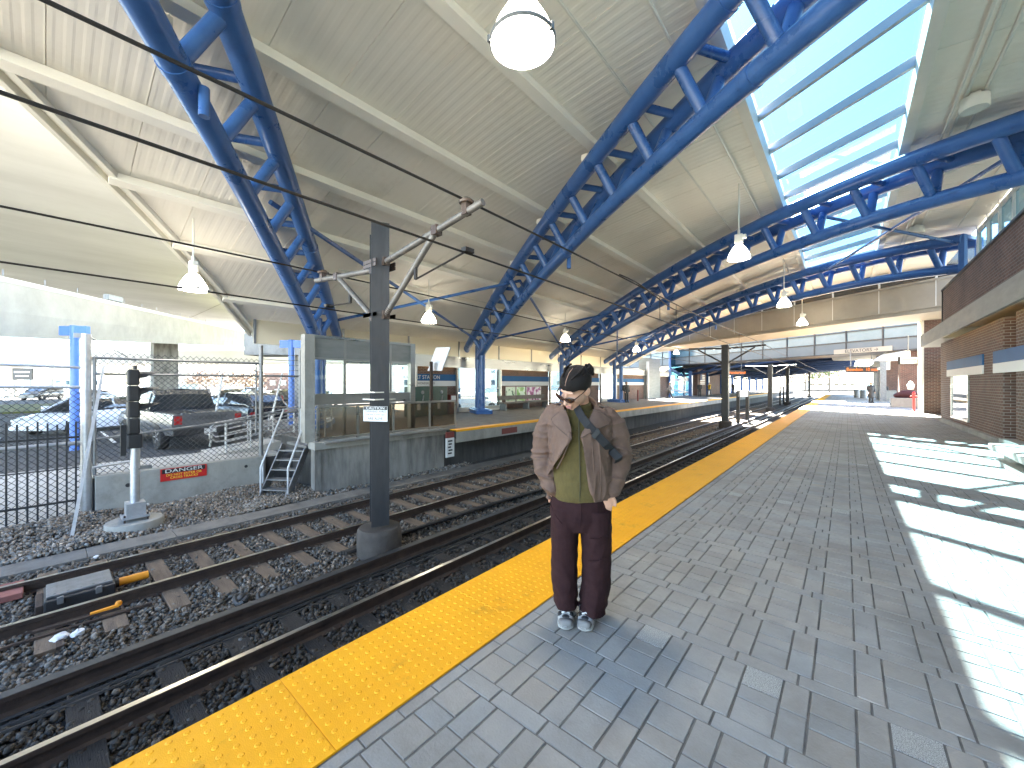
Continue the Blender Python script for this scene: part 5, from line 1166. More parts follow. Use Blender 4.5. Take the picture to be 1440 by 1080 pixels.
# train car in the sunlight
c = atw(1172, 540, 128); t = thing('train', 'white and silver train with dark windows in the sunlight at the far end', 'train', (c.x, c.y, RAILZ)); d = Vector((.75, .66, 0)).normalized(); n = Vector((d.y, -d.x, 0))
c.z = 1.1; 
def tb(o, l, wd, h, dz, nm, m): return MB().obox(c+d*o+Vector((0, 0, dz)), d*l, n*wd, (0, 0, h)).build(nm, m, t)
tb(0, 10, 1.4, 1.3, .1, 'body', 'white'); tb(0, 9.7, 1.2, .12, 1.5, 'roof', 'galv'); tb(0, 9.9, 1.2, .3, -1.6, 'underframe', 'black')
for k in range(7): tb(-8+k*2.6, .75, 1.42, .4, .35, 'window', 'darkglass')
# far right platform furniture
def feetat(px, py): return atz(px, py, 0)
for px, py, wx, wy, h, m, lab in ((1249, 563.5, .55, .8, .95, 'concrete', 'square grey concrete counter behind the waiting person in black'), (1275, 573, .75, .6, .62, 'concrete', 'low square grey planter carrying a dark red bag')):
    q = feetat(px, py); tag(MB().bbox(q.x-wx, q.x+wx, q.y-wy+.6, q.y+wy+.6, 0, h, .03).build('concrete_block', m), lab, 'block')
q = feetat(1275, 573)+Vector((0, .6, .62)); g = MB(); g.ball(q+Vector((.1, 0, .22)), (.55, .4, .3), 14, 9); g.ball(q+Vector((-.3, .1, .15)), (.3, .35, .2)); tag(g.build('bag', mat('dark_red_cloth', (.05, .012, .014), rough=.8), None, True), 'dark red bulky bag lying on the low grey planter', 'bag')
q = feetat(1263, 571)+Vector((-.2, -.1, 0)); tag(MB().bbox(q.x-.14, q.x+.14, q.y-.15, q.y+.15, 0, .55, .04).build('white_bag', 'white'), 'white bag on the floor beside the low grey planter', 'bag')
q = feetat(1285, 578.5); t = thing('standpipe', 'red standpipe with domed cap at the pale pier edge', 'standpipe', q)
MB().lathe([(.09, 0), (.09, .05), (.055, .08), (.055, .95), (.075, .97), (.075, 1.03), (.04, 1.1), (0, 1.12)], q, 14).build('pipe', 'red', t, True); MB().cyl(q+Vector((-.14, 0, .85)), q+Vector((.14, 0, .85)), .045, n=10).build('outlet', 'red', t, True); MB().lathe([(.12, 1.25), (.16, 1.5), (.05, 1.7), (0, 1.72)], q+Vector((-.1, .25, 0)), 10).build('strobe_housing', 'white', t, True)
# waste bins and glass screen far down the platform
for j, (px, py) in enumerate(((1205, 559), (1214, 560))): q = feetat(px, py); tag(MB().lathe([(.26, 0), (.28, .8), (.24, .9), (0, .92)], q, 14).build('litter_bin', 'darkgalv', None, True), 'dark litter bin far down the right platform, %s of two' % ['left', 'right'][j], 'litter bin')
q = feetat(1216, 556); tag(MB().obox(q+Vector((0, 2, 1.1)), RT*1.4, FW*.05, (0, 0, .75)).build('glass_screen', 'blueglass'), 'glass screen far down the right platform under the illuminated board', 'screen')

# ------------------------------------------------------------------ people
def remesh(name, mb, voxel, m, parent, mtx=None, disp=None, smooth=2):
    me = bpy.data.meshes.new(name+'_raw'); me.from_pydata(mb.v, [], mb.f); bm = bmesh.new(); bm.from_mesh(me); bmesh.ops.recalc_face_normals(bm, faces=bm.faces); bm.to_mesh(me); bm.free()
    o = bpy.data.objects.new('tmp', me); COL.objects.link(o); r = o.modifiers.new('r', 'REMESH'); r.mode = 'VOXEL'; r.voxel_size = voxel
    s = o.modifiers.new('s', 'SMOOTH'); s.iterations = smooth; s.factor = .5
    dg = bpy.context.evaluated_depsgraph_get(); dg.update(); out = bpy.data.meshes.new_from_object(o.evaluated_get(dg)); bpy.data.objects.remove(o); bpy.data.meshes.remove(me)
    out.name = name; out.materials.clear(); out.materials.append(M[m] if isinstance(m, str) else m)
    if disp:
        co = [(v.co.copy(), v.normal.copy()) for v in out.vertices]
        for v, (c, n) in zip(out.vertices, co): v.co = c+n*disp(c, n)
    out.polygons.foreach_set('use_smooth', [True]*len(out.polygons)); out.update()
    return link(name, out, parent)
def hand_into(g, wrist, d, side, sc=1.):
    """palm plus five bent fingers reaching along d from the wrist"""
    d = Vector(d).normalized(); w = Vector(wrist); ax = Vector((0, -1, 0)); sdv = d.cross(ax).normalized()*side; nrm = d.cross(sdv).normalized()
    g.tube([w, w+d*.045*sc, w+d*.09*sc], [(.022*sc, .017*sc), (.036*sc, .016*sc), (.038*sc, .013*sc)], 10, up=ax, roundcap=True)
    for k, L in enumerate((.062, .072, .068, .052)):
        b = w+d*.088*sc+sdv*(.028-.0185*k)*sc; m_ = b+d*L*.5*sc-nrm*.004*sc; e = b+d*L*sc-nrm*.018*sc; g.tube([b-d*.01*sc, m_, e], [.0092*sc, .0085*sc, .0068*sc], 8, roundcap=True)
    b = w+d*.03*sc+sdv*.026*sc; g.tube([b, b+d*.03*sc+sdv*.022*sc, b+d*.062*sc+sdv*.026*sc], [.012*sc, .0105*sc, .008*sc], 8, roundcap=True)
def head_shapes(g, mt, sc=1.):
    def P(x, y, z): return mt @ (Vector((x, y, z))*sc)
    def ell(c, r, n=14, m=10):
        t = MB(); t.ball(c, r, n, m); g.add([mt @ (Vector(v)*sc) for v in t.v], t.f)
    ell((0, .012, .03), (.074, .094, .084)); ell((0, -.02, -.03), (.064, .072, .095)); ell((0, -.035, -.085), (.048, .05, .036)); ell((0, -.070, -.104), (.021, .018, .017))
    ell((0, -.076, .026), (.05, .012, .012)); ell((.032, -.066, -.03), (.026, .024, .026)); ell((-.032, -.066, -.03), (.026, .024, .026))
    g.tube([P(0, -.088, .015), P(0, -.104, -.012), P(0, -.116, -.033)], [.009*sc, .011*sc, .013*sc], 8, roundcap=True); ell((.011, -.1, -.037), (.009, .011, .008)); ell((-.011, -.1, -.037), (.009, .011, .008))
    ell((0, -.091, -.064), (.022, .012, .0065)); ell((0, -.090, -.075), (.019, .012, .0075))
    for s in (-1, 1): ell((s*.076, .008, -.012), (.012, .022, .032)); ell((s*.072, .008, -.03), (.01, .016, .02))
M['jacket'] = mat('brown_jacket_cloth', (.105, .060, .042), (.142, .083, .058), 30, .72, bump=.25, bscale=320)
M['shirt'] = mat('olive_knit', (.083, .060, .015), (.11, .082, .021), 40, .85, bump=.4, bscale=420, stretch=(1.5, 1.5, .6))
M['pants'] = mat('plum_trousers', (.024, .010, .011), (.034, .015, .016), 20, .9, bump=.2, bscale=300, spec=.15)
M['hair'] = mat('dark_hair', (.006, .004, .0035), (.014, .009, .007), 60, .6, spec=.25, bump=.5, bscale=150, stretch=(4, 1, 1))
M['lens'] = mat('brown_sunglass_lens', (.03, .014, .010), rough=.06, spec=.8)
M['sframe'] = mat('tortoise_frame', (.05, .02, .012), (.09, .035, .02), 60, .2)
M['webbing'] = mat('black_webbing', (.014, .014, .016), rough=.8, bump=.3, bscale=300)
M['lip'] = mat('lip', (.42, .17, .14), rough=.45)
M['sole'] = mat('white_sole', (.42, .42, .40), (.30, .30, .29), 30, .6)
M['suede'] = mat('grey_suede', (.17, .165, .16), (.23, .225, .22), 40, .85)

WP = 2.6; u_ = (815-720)/FPX; PP = (FW+RT*u_)*WP
PHI = math.atan2(-PP.x, PP.y)
pr = thing('person', 'person in brown jacket, olive top and plum trousers looking down, hands in pockets', 'person', (PP.x, PP.y, 0), PHI)
def wfold(c, sx_, sz): return noise.noise(Vector((c.x*sx_, c.y*sx_, c.z*sz)))
# the parts are built round the origin, so hang them with an identity inverse
def hang(o): o.matrix_parent_inverse = Matrix.Identity(4); return o
HM = Matrix.Translation((-.026, -.084, 1.531)) @ Matrix.Scale(1.10, 4) @ Matrix.Rotation(R_(-33), 4, 'Z') @ Matrix.Rotation(R_(14), 4, 'Y') @ Matrix.Rotation(R_(40), 4, 'X')
g = MB(); head_shapes(g, HM)
g.tube([(.01, .03, 1.34), (.008, .012, 1.41), (0, -.015, 1.46)], [.062, .056, .056], 14, roundcap=True)
g.tube([(0, .01, .84), (0, .01, 1.0), (0, .015, 1.2), (0, .02, 1.33), (0, .02, 1.38)], [(.15, .09), (.125, .085), (.15, .095), (.16, .085), (.07, .06)], 18)
for s, (sh, el, wr) in ((-1, ((-.165, .02, 1.345), (-.225, .06, 1.07), (-.150, -.015, .86))), (1, ((.18, .02, 1.325), (.235, .06, 1.06), (.183, -.068, .872)))):
    g.tube([sh, el, wr], [.046, .038, .026], 12, roundcap=True)
    d = Vector((.04, .12, -1)) if s < 0 else Vector((-.12, .16, -1)); hand_into(g, wr, d, -s)
for s in (-1, 1): g.tube([(s*.085, .01, .86), (s*.1, .0, .46), (s*.085, .03, .07)], [.085, .055, .038], 14, roundcap=True); xf = -.092 if s < 0 else .058; yw = R_(3) if s < 0 else R_(-14); g.tube([(s*.085, .03, .10), (xf-math.sin(yw)*.05, .05, .06), (xf+math.sin(yw)*.06, -.06, .045)], [.036, .030, .024], 10, roundcap=True)
hang(remesh('body', g, .0055, 'skin', pr, smooth=2))
g = MB()
for zz, r in ((-.064, .0055), (-.0745, .0065)): g.tube([HM @ Vector((x, -.1035+abs(x)*.25, zz-abs(x)*.05)) for x in (-.02, -.01, 0, .01, .02)], [r*.4, r, r, r, r*.4], 8)
hang(g.build('lips', 'lip', pr, True))
# hair: skull cap pushed inside below the hairline, centre parting, two twisted knots
t_ = MB(); t_.ball((0, .014, .032), (.087, .106, .090), 48, 36); vv = []
for v in t_.v:
    p = Vector(v); x, y, z = p
    hl = .043-.28*max(0, abs(x)-.03)                    # hairline height, falling to the temples
    inface = z < hl if y < -.03 else z < hl-(y+.03)/.06*.085 if y < .03 else z < -.062
    vv.append(HM @ (Vector((0, .01, .02))+(p-Vector((0, .01, .02)))*(.80 if inface else 1+.018*noise.noise(Vector((x*90, y*14, z*14)))-(.03 if abs(x) < .004 and y < .05 and z > 0 else 0))))
hb = MB().add(vv, t_.f); hr = hang(hb.build('hair', 'hair', pr, 'all'))
def knot(c, r, n, nm):
    g = MB()
    for k in range(n):
        a = 2*math.pi*k/n; cc = Vector(c); pts = [HM @ (cc+Vector((r*math.cos(a+q*.9)*(1-.1*q), r*.8*math.sin(a+q*.9), -.018+.016*q))) for q in range(4)]
        g.tube(pts, [.012, .016, .015, .009], 8, roundcap=True)
    return hang(g.build(nm, 'hair', hr, 'all'))
knot((.034, .104, .052), .024, 6, 'hair_knot')
g = MB()
for s in (-1, 1):
    for q in range(3): g.tube([HM @ Vector((s*(.03+.012*q), -.045+.02*q, .105-.008*q)), HM @ Vector((s*(.05+.01*q), .01+.015*q, .118-.012*q)), HM @ Vector((s*.045, .06, .112))], [.005, .008, .007], 7, roundcap=True)
hang(g.build('hair_twist', 'hair', hr, 'all'))
g = MB(); g.tube([HM @ Vector((0, y, z)) for y, z in ((-.078, .072), (-.055, .100), (-.02, .122), (.02, .127))], [.0010, .0014, .0014, .0008], 6); hang(g.build('parting', 'skin', hr, True))
# sunglasses
sgm = MB()
for s in (-1, 1):
    c = Vector((s*.034, -.113, .004)); ring = []; 
    for k in range(20): a = 2*math.pi*k/20; ring.append(HM @ (c+Vector((.031*math.cos(a), .010*abs(math.cos(a))*(1 if s*math.cos(a) > 0 else 0), .0185*math.sin(a)+(.004*s*math.cos(a))))))
    sgm.tube(ring+[ring[0]], .0034, 6)
    sgm.tube([HM @ Vector((s*.064, -.102, .010)), HM @ Vector((s*.080, -.04, .012)), HM @ Vector((s*.08, .01, .008))], [.004, .0035, .003], 6)
sgm.tube([HM @ Vector((-.008, -.115, .010)), HM @ Vector((0, -.119, .012)), HM @ Vector((.008, -.115, .010))], .003, 6)
sgo = hang(sgm.build('sunglasses', 'sframe', pr, True))
for s in (-1, 1):
    t2 = MB(); t2.ball((s*.034, -.113, .004), (.030, .004, .018), 18, 8); hang(MB().add([HM @ (Vector(v)+Vector((0, .010*max(0, s*(v[0]-s*.034)/.03)*1.0, .13*(s*(v[0]-s*.034))))) for v in t2.v], t2.f).build('lens', 'lens', sgo, True))
# olive zip top
g = MB(); g.tube([(0, .0, .80), (0, .0, .84), (0, .0, .95), (0, .005, 1.1), (0, .01, 1.25), (.0, .012, 1.345), (.0, .008, 1.385), (.002, -.005, 1.43)], [(.178, .125), (.185, .135), (.185, .138), (.18, .138), (.185, .132), (.15, .105), (.082, .085), (.072, .075)], 28, up=(0, 1, 0))
def shirt_disp(c, n): return .010*wfold(c, 6, 11)*(1.3-c.z)*1.6+.004*wfold(c+Vector((3, 0, 0)), 16, 30)
sh_ = hang(remesh('shirt', g, .007, 'shirt', pr, disp=shirt_disp))
g = MB(); g.tube([(.0, -.128, .815), (.004, -.142, .9), (.003, -.146, 1.0), (.0, -.144, 1.1), (-.003, -.136, 1.22), (-.004, -.112, 1.32), (-.002, -.095, 1.37), (0, -.088, 1.42)], .0042, 6); hang(g.build('zip', mat('zip_olive', (.05, .042, .014), rough=.6), sh_, True))
# jacket shell
def prof(z):
    T = [(.80, .200, .150), (.85, .212, .165), (.95, .208, .182), (1.1, .195, .182), (1.25, .205, .168), (1.34, .215, .140), (1.39, .175, .110), (1.42, .10, .085)]
    for a, b in zip(T[:-1], T[1:]):
        if z <= b[0]: k = (z-a[0])/(b[0]-a[0]); return a[1]+(b[1]-a[1])*k, a[2]+(b[2]-a[2])*k
    return T[-1][1:]
def lerpt(T, z):
    if z <= T[0][0]: return T[0][1]
    for a, b in zip(T[:-1], T[1:]):
        if z <= b[0]: return a[1]+(b[1]-a[1])*(z-a[0])/(b[0]-a[0])
    return T[-1][1]
EL = [(.85, -.215), (.963, -.205), (1.08, -.135), (1.217, -.052), (1.32, -.066), (1.42, -.11)]; ER = [(.82, .095), (.94, .062), (1.08, .028), (1.226, .012), (1.32, .058), (1.42, .10)]
EX = .78
def jfront(x, z, off=0):
    hw, hd = prof(z); s = min(1, (abs(x)/hw))**(1/EX); return -hd*(max(0, 1-s*s)**.5)**EX+.008-off
zs_ = list(np.linspace(.825, 1.415, 26)); NA = 64; v = []; v2 = []
for z in zs_:
    hw, hd = prof(z)
    def ang(x): return math.asin(max(-1, min(1, math.copysign((abs(x)/hw)**(1/EX), x))))
    aR = ang(lerpt(ER, z)); aL = ang(lerpt(EL, z))
    for j in range(NA):
        k = j/(NA-1); a = aR+(2*math.pi+aL-aR)*k; s, c = math.sin(a), math.cos(a)
        x = hw*math.copysign(abs(s)**EX, s); y = -hd*math.copysign(abs(c)**EX, c)+.008
        e = min(k, 1-k); fl = .034*math.exp(-e*22)*(1 if z < 1.25 else .4)
        zz = z-(.07*math.exp(-((k-.93)/.07)**2) if z < .9 else 0)+(.012 if z < .84 and .2 < k < .8 else 0)
        v.append((x, y-fl, zz)); v2.append((x*.935, (y-fl)*.925+.004, zz))
n = len(zs_); f = []
o2 = len(v)
for i in range(n-1):
    for j in range(NA-1):
        q = (i*NA+j, i*NA+j+1, (i+1)*NA+j+1, (i+1)*NA+j); f.append(q); f.append(tuple(a+o2 for a in reversed(q)))
    for j in (0, NA-1): f.append((i*NA+j, (i+1)*NA+j, (i+1)*NA+j+o2, i*NA+j+o2))
for i in (0, n-1):
    for j in range(NA-1): f.append((i*NA+j, i*NA+j+1, i*NA+j+1+o2, i*NA+j+o2))
g = MB().add(v+v2, f)
SLV = {-1: [(-.165, .015, 1.345), (-.218, .02, 1.25), (-.245, .03, 1.14), (-.248, .045, 1.06), (-.225, .0, .97), (-.178, -.035, .868)], 1: [(.18, .015, 1.325), (.236, .02, 1.23), (.258, .03, 1.13), (.258, .045, 1.05), (.235, .0, .965), (.196, -.055, .885)]}
for s in (-1, 1): g.tube(SLV[s], [.078, .080, .075, .074, .070, .055], 20, up=(0, 1, 0), roundcap=True)
def jdisp(c, n):
    d = .006*wfold(c, 5, 7)+.003*wfold(c+Vector((0, 5, 0)), 22, 16)
    arm = abs(c.x) > .17
    r = 1-abs(wfold(c+Vector((7, 0, 0)), 5 if arm else 16, 15 if arm else 3.2))*2
    d += (.015 if arm else .012)*max(0, r)**2*(1 if c.z < 1.32 else .3)
    if not arm and c.z < 1.25: d += .004*math.sin(c.x*75+c.z*9)*min(1, (1.25-c.z)*4)
    return d-.003
jk = hang(remesh('jacket', g, .0065, 'jacket', pr, disp=jdisp, smooth=2))
def flap(poly, off, nm, m='jacket', th=.006, par=None):
    P = [Vector((x, jfront(x, z, off), z)) for x, z in poly]; g = MB(); c = sum(P, Vector())/len(P); n_ = len(P)
    # subdivided fan that follows the chest
    fr = []; 
    for p in P: fr.append(p)
    mid = [((p+c)/2) for p in P]
    mid = [Vector((p.x, jfront(p.x, p.z, off+.004), p.z)) for p in mid]; c = Vector((c.x, jfront(c.x, c.z, off+.006), c.z))
    vs = fr+mid+[c]; bk = [q+Vector((0, th+.004, 0)) for q in fr]; vs += bk
    fs = [(i, (i+1) % n_, n_+(i+1) % n_, n_+i) for i in range(n_)]+[(n_+i, n_+(i+1) % n_, 2*n_) for i in range(n_)]+[(i, 2*n_+1+i, 2*n_+1+(i+1) % n_, (i+1) % n_) for i in range(n_)]
    return hang(g.add(vs, fs).build(nm, m, par or jk, True))
flap([(-.088, 1.388), (-.128, 1.376), (-.178, 1.33), (-.162, 1.30), (-.110, 1.26), (-.048, 1.212), (-.052, 1.28), (-.068, 1.34)], .040, 'lapel', th=.014)
flap([(.086, 1.388), (.132, 1.376), (.196, 1.33), (.176, 1.30), (.095, 1.272), (.008, 1.222), (.036, 1.29), (.062, 1.345)], .040, 'lapel', th=.014)
M['lapel_shade'] = mat('lapel_shadow_brown', (.08, .05, .037), rough=.8)  # darker brown for lines that paint the shadow along the lapels
for pl in ([(-.128, 1.376), (-.178, 1.33), (-.162, 1.30), (-.110, 1.26), (-.048, 1.212)], [(.132, 1.376), (.196, 1.33), (.176, 1.30), (.095, 1.272), (.008, 1.222)]):
    g = MB(); g.tube([(x, jfront(x, z, .0405), z-.001) for x, z in pl], .0022, 6); hang(g.build('lapel_shadow', 'lapel_shade', jk, True))
g = MB(); pts = [(-.108, -.062, 1.378), (-.108, -.02, 1.405), (-.085, .05, 1.435), (-.04, .092, 1.45), (.02, .098, 1.45), (.075, .06, 1.435), (.108, -.01, 1.405), (.108, -.062, 1.378)]
g.tube(pts, [(.012, .022)]+[(.013, .032)]*6+[(.012, .022)], 12, roundcap=True, up=(0, 0, 1)); hang(g.build('collar', 'jacket', jk, 'all'))
for s, a, b in ((-1, (-.105, .01, 1.418), (-.222, .01, 1.385)), (1, (.115, .01, 1.412), (.235, .012, 1.365))):
    g = MB(); a = Vector(a); b = Vector(b); g.beam(a+Vector((0, 0, .012)), b+Vector((0, 0, .016)), .05, .008); g.ball(a.lerp(b, .15)+Vector((0, -.0, .02)), (.007, .007, .004)); hang(g.build('epaulette', 'jacket', jk, True))
# seams on the jacket: yoke edge and pocket welts as thin raised piping
for pts in ([(-.06, 1.20), (-.10, 1.10), (-.14, 1.02)], [(.11, 1.24), (.125, 1.1), (.13, .95), (.125, .87)], [(.075, 1.20), (.085, 1.05), (.095, .90)]):
    g = MB(); g.tube([(x, jfront(x, z, .014), z) for x, z in pts], .0035, 6); hang(g.build('seam', 'jacket', jk, True))
# strap
sp = [(-.02, 1.405, -.02), (-.004, 1.375, .02), (.015, 1.345, .046), (.05, 1.30, .050), (.11, 1.235, .040), (.160, 1.180, .046), (.195, 1.135, .05)]
g = MB(); L_ = [Vector((x, jfront(x, z, o), z)) for x, z, o in sp]+[Vector((.240, -.115, 1.09)), Vector((.245, -.05, 1.06)), Vector((.23, 0, 1.04))]; g.tube(L_, [(.004, .027)]*len(L_), 10, up=(.62, 0, .78))
hang(g.build('strap', 'webbing', pr)); g = MB(); a, b = L_[3], L_[4]; hang(MB().obox(a.lerp(b, .8)+Vector((0, -.005, 0)), (b-a)*.16, Vector((.62, 0, .78)).normalized()*.030, (0, .004, 0)).build('strap_slider', 'black', pr))
# trousers
g = MB(); g.tube([(0, .01, .60), (0, .01, .68), (0, .01, .78), (0, .01, .875)], [(.13, .11), (.195, .135), (.198, .135), (.165, .115)], 26, up=(0, 1, 0))
g.tube([(-.092, .012, .74), (-.097, .01, .62), (-.101, .01, .46), (-.099, .02, .25), (-.090, .02, .085)], [(.100, .128), (.096, .124), (.089, .112), (.084, .106), (.078, .104)], 22, up=(0, 1, 0))
g.tube([(.105, .012, .74), (.106, .01, .62), (.109, .01, .46), (.108, .02, .25), (.078, .02, .062)], [(.106, .130), (.103, .126), (.097, .114), (.093, .110), (.086, .108)], 22, up=(0, 1, 0))
def pdisp(c, n):
    r = 1-abs(wfold(c+Vector((2, 0, 0)), 9, 5))*2; k = max(.35, min(1, (.5-c.z)*2+.5)); d = .008*max(0, r)**2*k+.004*wfold(c, 14, 22)
    if c.z < .2: d += .006*math.sin(c.z*95+c.x*20+c.y*12)*(1-c.z/.2)
    return d-.003
tr = hang(remesh('trousers', g, .007, 'pants', pr, disp=pdisp))
for pts in ([(-.19, -.03, .76), (-.15, -.095, .70), (-.11, -.122, .66)], [(.06, -.128, .585), (.12, -.130, .59), (.175, -.095, .60)], [(.05, -.118, .44), (.115, -.116, .445), (.17, -.08, .455)], [(.01, -.132, .80), (.008, -.135, .72), (.004, -.118, .65)]):
    g = MB(); g.tube(pts, .003, 6); hang(g.build('seam', 'pants', tr, True))
M['suede_light'] = mat('light_grey_mesh', (.30, .30, .30), (.42, .42, .41), 60, .8)
# trainers
def shoe(x, yaw):
    mt = Matrix.Translation((x, .0, 0)) @ Matrix.Rotation(yaw, 4, 'Z'); sec = [(-.148, .018, .018, .036), (-.140, .034, .0, .055), (-.115, .046, .0, .066), (-.08, .0505, .0, .075), (-.04, .047, .0, .092), (.0, .043, .0, .108), (.06, .042, .0, .112), (.11, .036, .0, .105), (.128, .02, .012, .08)]
    def lo(zf0, zf1, k, nm, m, par, ys=None):
        v = []; N_ = 14
        for (y, w, z0, z1) in sec:
            if ys and not (ys[0] <= y <= ys[1]): continue
            a, b = zf0(y, z0, z1), zf1(y, z0, z1)
            for j in range(N_):
                t = 2*math.pi*j/N_; cx = math.copysign(abs(math.cos(t))**.7, math.cos(t)); sz = math.copysign(abs(math.sin(t))**.7, math.sin(t)); v.append(mt @ Vector((cx*w*k, y, (a+b)/2+sz*(b-a)/2)))
        q = len(v)//N_; fs = [(i*N_+j, i*N_+(j+1) % N_, (i+1)*N_+(j+1) % N_, (i+1)*N_+j) for i in range(q-1) for j in range(N_)]+[tuple(range(N_)), tuple(range((q-1)*N_, q*N_))]
        return hang(MB().add(v, fs).build(nm, m, par, 'all'))
    s = lo(lambda y, a, b: .0+(.012 if y < -.13 else 0), lambda y, a, b: .030+(.008 if y > .03 else 0), 1.05, 'shoe', 'sole', pr)
    lo(lambda y, a, b: .018, lambda y, a, b: b, 1.0, 'upper', 'suede_light', s); lo(lambda y, a, b: .02, lambda y, a, b: b+.003, 1.035, 'toe_cap', 'suede', s, (-.149, -.112)); lo(lambda y, a, b: .02, lambda y, a, b: b*.8, 1.04, 'heel_panel', 'suede', s, (.05, .13))
    def patch(c, r, nm, m): t = MB(); t.ball(c, r, 12, 8); hang(MB().add([mt @ Vector(q) for q in t.v], t.f).build(nm, m, s, True))
    patch((.0, -.098, .064), (.026, .020, .014), 'mesh_panel', 'black'); patch((.034, -.066, .060), (.018, .028, .020), 'mesh_panel', 'black'); patch((-.034, -.066, .060), (.018, .028, .020), 'mesh_panel', 'black'); patch((0, -.04, .092), (.024, .034, .016), 'tongue', 'black')
    for k in range(4): t = MB(); y = -.075+k*.018; z = .083+k*.008; t.tube([mt @ Vector((-.025, y, z-.006)), mt @ Vector((0, y-.004, z+.008)), mt @ Vector((.025, y, z-.006))], .0042, 6); hang(t.build('lace', 'black' if k % 2 else 'bandwhite', s, True))
    t = MB(); t.tube([mt @ Vector((-.02, -.02, .115)), mt @ Vector((-.05, -.045, .11)), mt @ Vector((-.045, -.06, .085))], .003, 5); hang(t.build('lace', 'black', s, True))
shoe(-.092, R_(3)); shoe(.058, R_(-14))

# people in the distance
def far_person(px, py_foot, H, heading, top, legs, label, z0=0., coat=None, walk=0., w=None, hat=None, bag=False):
    q = atz(px, py_foot, z0) if w is None else atw(px, 540, w); t = thing('person', label, 'person', (q.x, q.y, z0), heading); k = H/1.72
    g = MB(); hm = Matrix.Translation((0, -.02*k, 1.60*k)) @ Matrix.Rotation(R_(12), 4, 'X'); head_shapes(g, hm, k)
    g.tube([(0, .01, 1.36*k), (0, 0, 1.5*k)], [.055*k, .05*k], 10); g.tube([(0, .0, .9*k), (0, 0, 1.1*k), (0, .01, 1.3*k), (0, .01, 1.42*k)], [(.14*k, .09*k), (.125*k, .085*k), (.165*k, .10*k), (.08*k, .06*k)], 14)
    A = []
    for s in (-1, 1):
        sw = walk*s; a = [(s*.18*k, .01, 1.38*k), (s*.24*k, .03-sw*.3, 1.12*k), (s*.20*k, -.10-sw*.3, .92*k)]; A.append(a); g.tube(a, [.045*k, .038*k, .025*k], 10, roundcap=True); hand_into(g, a[2], (0, -.25, -1), -s, k)
    Lg = []
    for s in (-1, 1): l = [(s*.09*k, 0, .9*k), (s*.095*k, walk*s*.28-.02, .48*k), (s*.09*k, walk*s*.55+.03, .07*k)]; Lg.append(l); g.tube(l, [.085*k, .055*k, .04*k], 10, roundcap=True)
    hang(remesh('body', g, .014, 'skin_dark', t))
    g = MB(); g.tube([(0, 0, .86*k), (0, 0, 1.05*k), (0, .005, 1.3*k), (0, .01, 1.42*k), (0, .01, 1.47*k)], [(.19*k, .14*k), (.18*k, .14*k), (.20*k, .14*k), (.12*k, .09*k), (.07*k, .07*k)], 16)
    if coat: g.tube([(0, .01, coat*k), (0, .01, .9*k)], [(.23*k, .19*k), (.185*k, .14*k)], 16)
    for a in A: g.tube(a, [.075*k, .066*k, .05*k], 12, roundcap=True)
    hang(remesh('jacket', g, .016, top, t, disp=lambda c, n: .01*wfold(c, 8, 10)))
    g = MB(); g.tube([(0, 0, .78*k), (0, 0, .95*k)], [(.17*k, .12*k), (.165*k, .12*k)], 14)
    for l in Lg: g.tube(l, [.10*k, .082*k, .07*k], 12)
    hang(remesh('trousers', g, .016, legs, t))
    g = MB(); g.ball((0, .015*k, 1.635*k), (.088*k, .105*k, .09*k), 14, 10); 
    if not hat: g.ball((0, .06*k, 1.58*k), (.075*k, .06*k, .10*k), 12, 8)
    hang(g.build('cap' if hat else 'hair', hat or 'hair', t, 'all'))
    for s, l in zip((-1, 1), Lg): c = l[2]; hang(MB().bbox(c[0]-.05*k, c[0]+.05*k, c[1]-.20*k, c[1]+.08*k, 0, .09*k, .03).build('shoe', 'black', t))
    if bag: hang(MB().bbox(-.17*k, .17*k, .12*k, .34*k, .95*k, 1.42*k, .05).build('backpack', 'black', t))
    return t
M['yellowvest'] = mat('yellow_jacket', (.62, .34, .02), (.72, .42, .03), 6, .7); M['redtop'] = mat('red_top', (.5, .02, .03), rough=.7); M['grey_cloth'] = mat('grey_cloth', (.12, .12, .13), rough=.8); M['beige_cloth'] = mat('beige_cloth', (.35, .30, .24), rough=.8)
far_person(1225, 566.5, 1.72, R_(20), 'black', 'black', 'person in long black coat standing on the right platform, looking at a phone', coat=.42)
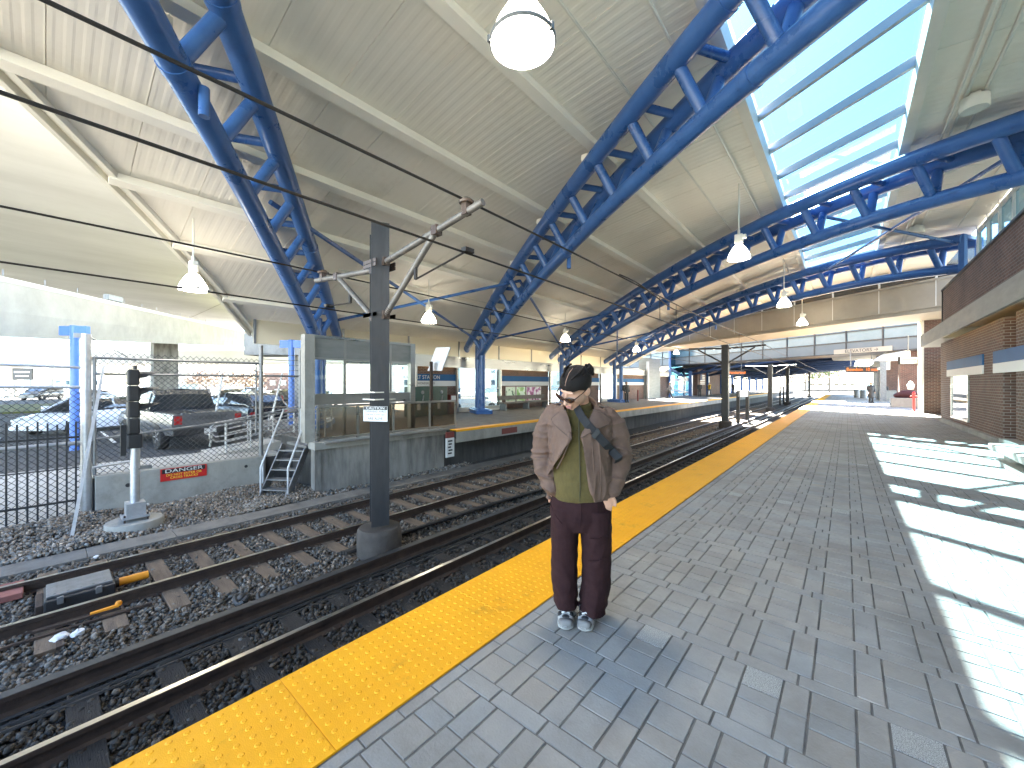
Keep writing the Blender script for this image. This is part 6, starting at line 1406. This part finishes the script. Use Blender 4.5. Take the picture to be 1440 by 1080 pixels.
far_person(881, 566, 1.75, R_(60), 'black', 'black', 'person in black with a backpack waiting left of the red bollard on the far platform', bag=True)
far_person(942, 560.5, 1.72, R_(-75), 'grey_cloth', 'black', 'person in grey walking past the glass stair tower', walk=.5)
far_person(984, 557.5, 1.75, R_(10), 'black', 'black', 'person in dark clothes standing below the wall flag')
far_person(997.5, 556.5, 1.74, R_(-30), 'yellowvest', 'grey_cloth', 'person in yellow jacket walking near the wall flag', walk=.4)
far_person(390, 0, 1.75, R_(40), 'redtop', 'grey_cloth', 'person in red top and green cap beyond the ramp railing', z0=LOT, w=19.5, hat='leaf')
far_person(1244, 563, 1.62, R_(-20), 'black', 'black', 'person with dark hair behind the square grey counter')
far_person(1031, 553.5, 1.75, R_(30), 'black', 'black', 'person in black waiting under the amber board on the far platform')
q = atz(897, 564, 0); t = thing('red_bollard', 'slim dark red bollard on the far platform beside the waiting person', 'bollard', q); MB().lathe([(.07, 0), (.07, .95), (.05, 1.02), (0, 1.03)], q, 12).build('post', 'maroon', t, True)

# ------------------------------------------------------------------ light
w = bpy.data.worlds.new('World'); scene.world = w; w.use_nodes = True
N = w.node_tree.nodes; bg = N['Background']; sk = N.new('ShaderNodeTexSky'); sk.sky_type = 'NISHITA'; sk.sun_disc = False; sk.ozone_density = 1.; sk.dust_density = .2
SD = Vector((-.27, 1, 1.0)).normalized()
sk.sun_elevation = math.asin(SD.z); sk.sun_rotation = math.atan2(SD.x, SD.y)
w.node_tree.links.new(sk.outputs[0], bg.inputs[0]); bg.inputs[1].default_value = .05
sl = bpy.data.lights.new('sun', 'SUN'); sl.energy = 5.0; sl.angle = R_(.5); sl.color = (1, .93, .80)
so = bpy.data.objects.new('sun', sl); COL.objects.link(so); so.rotation_euler = (-SD).to_track_quat('-Z', 'Y').to_euler()
vs = scene.view_settings; scene.display_settings.display_device = 'sRGB'; vs.view_transform = 'Standard'; vs.look = 'None'; vs.exposure = 4.95; vs.gamma = 1
scene.cycles.max_bounces = 10; scene.cycles.diffuse_bounces = 5; scene.cycles.transparent_max_bounces = 24
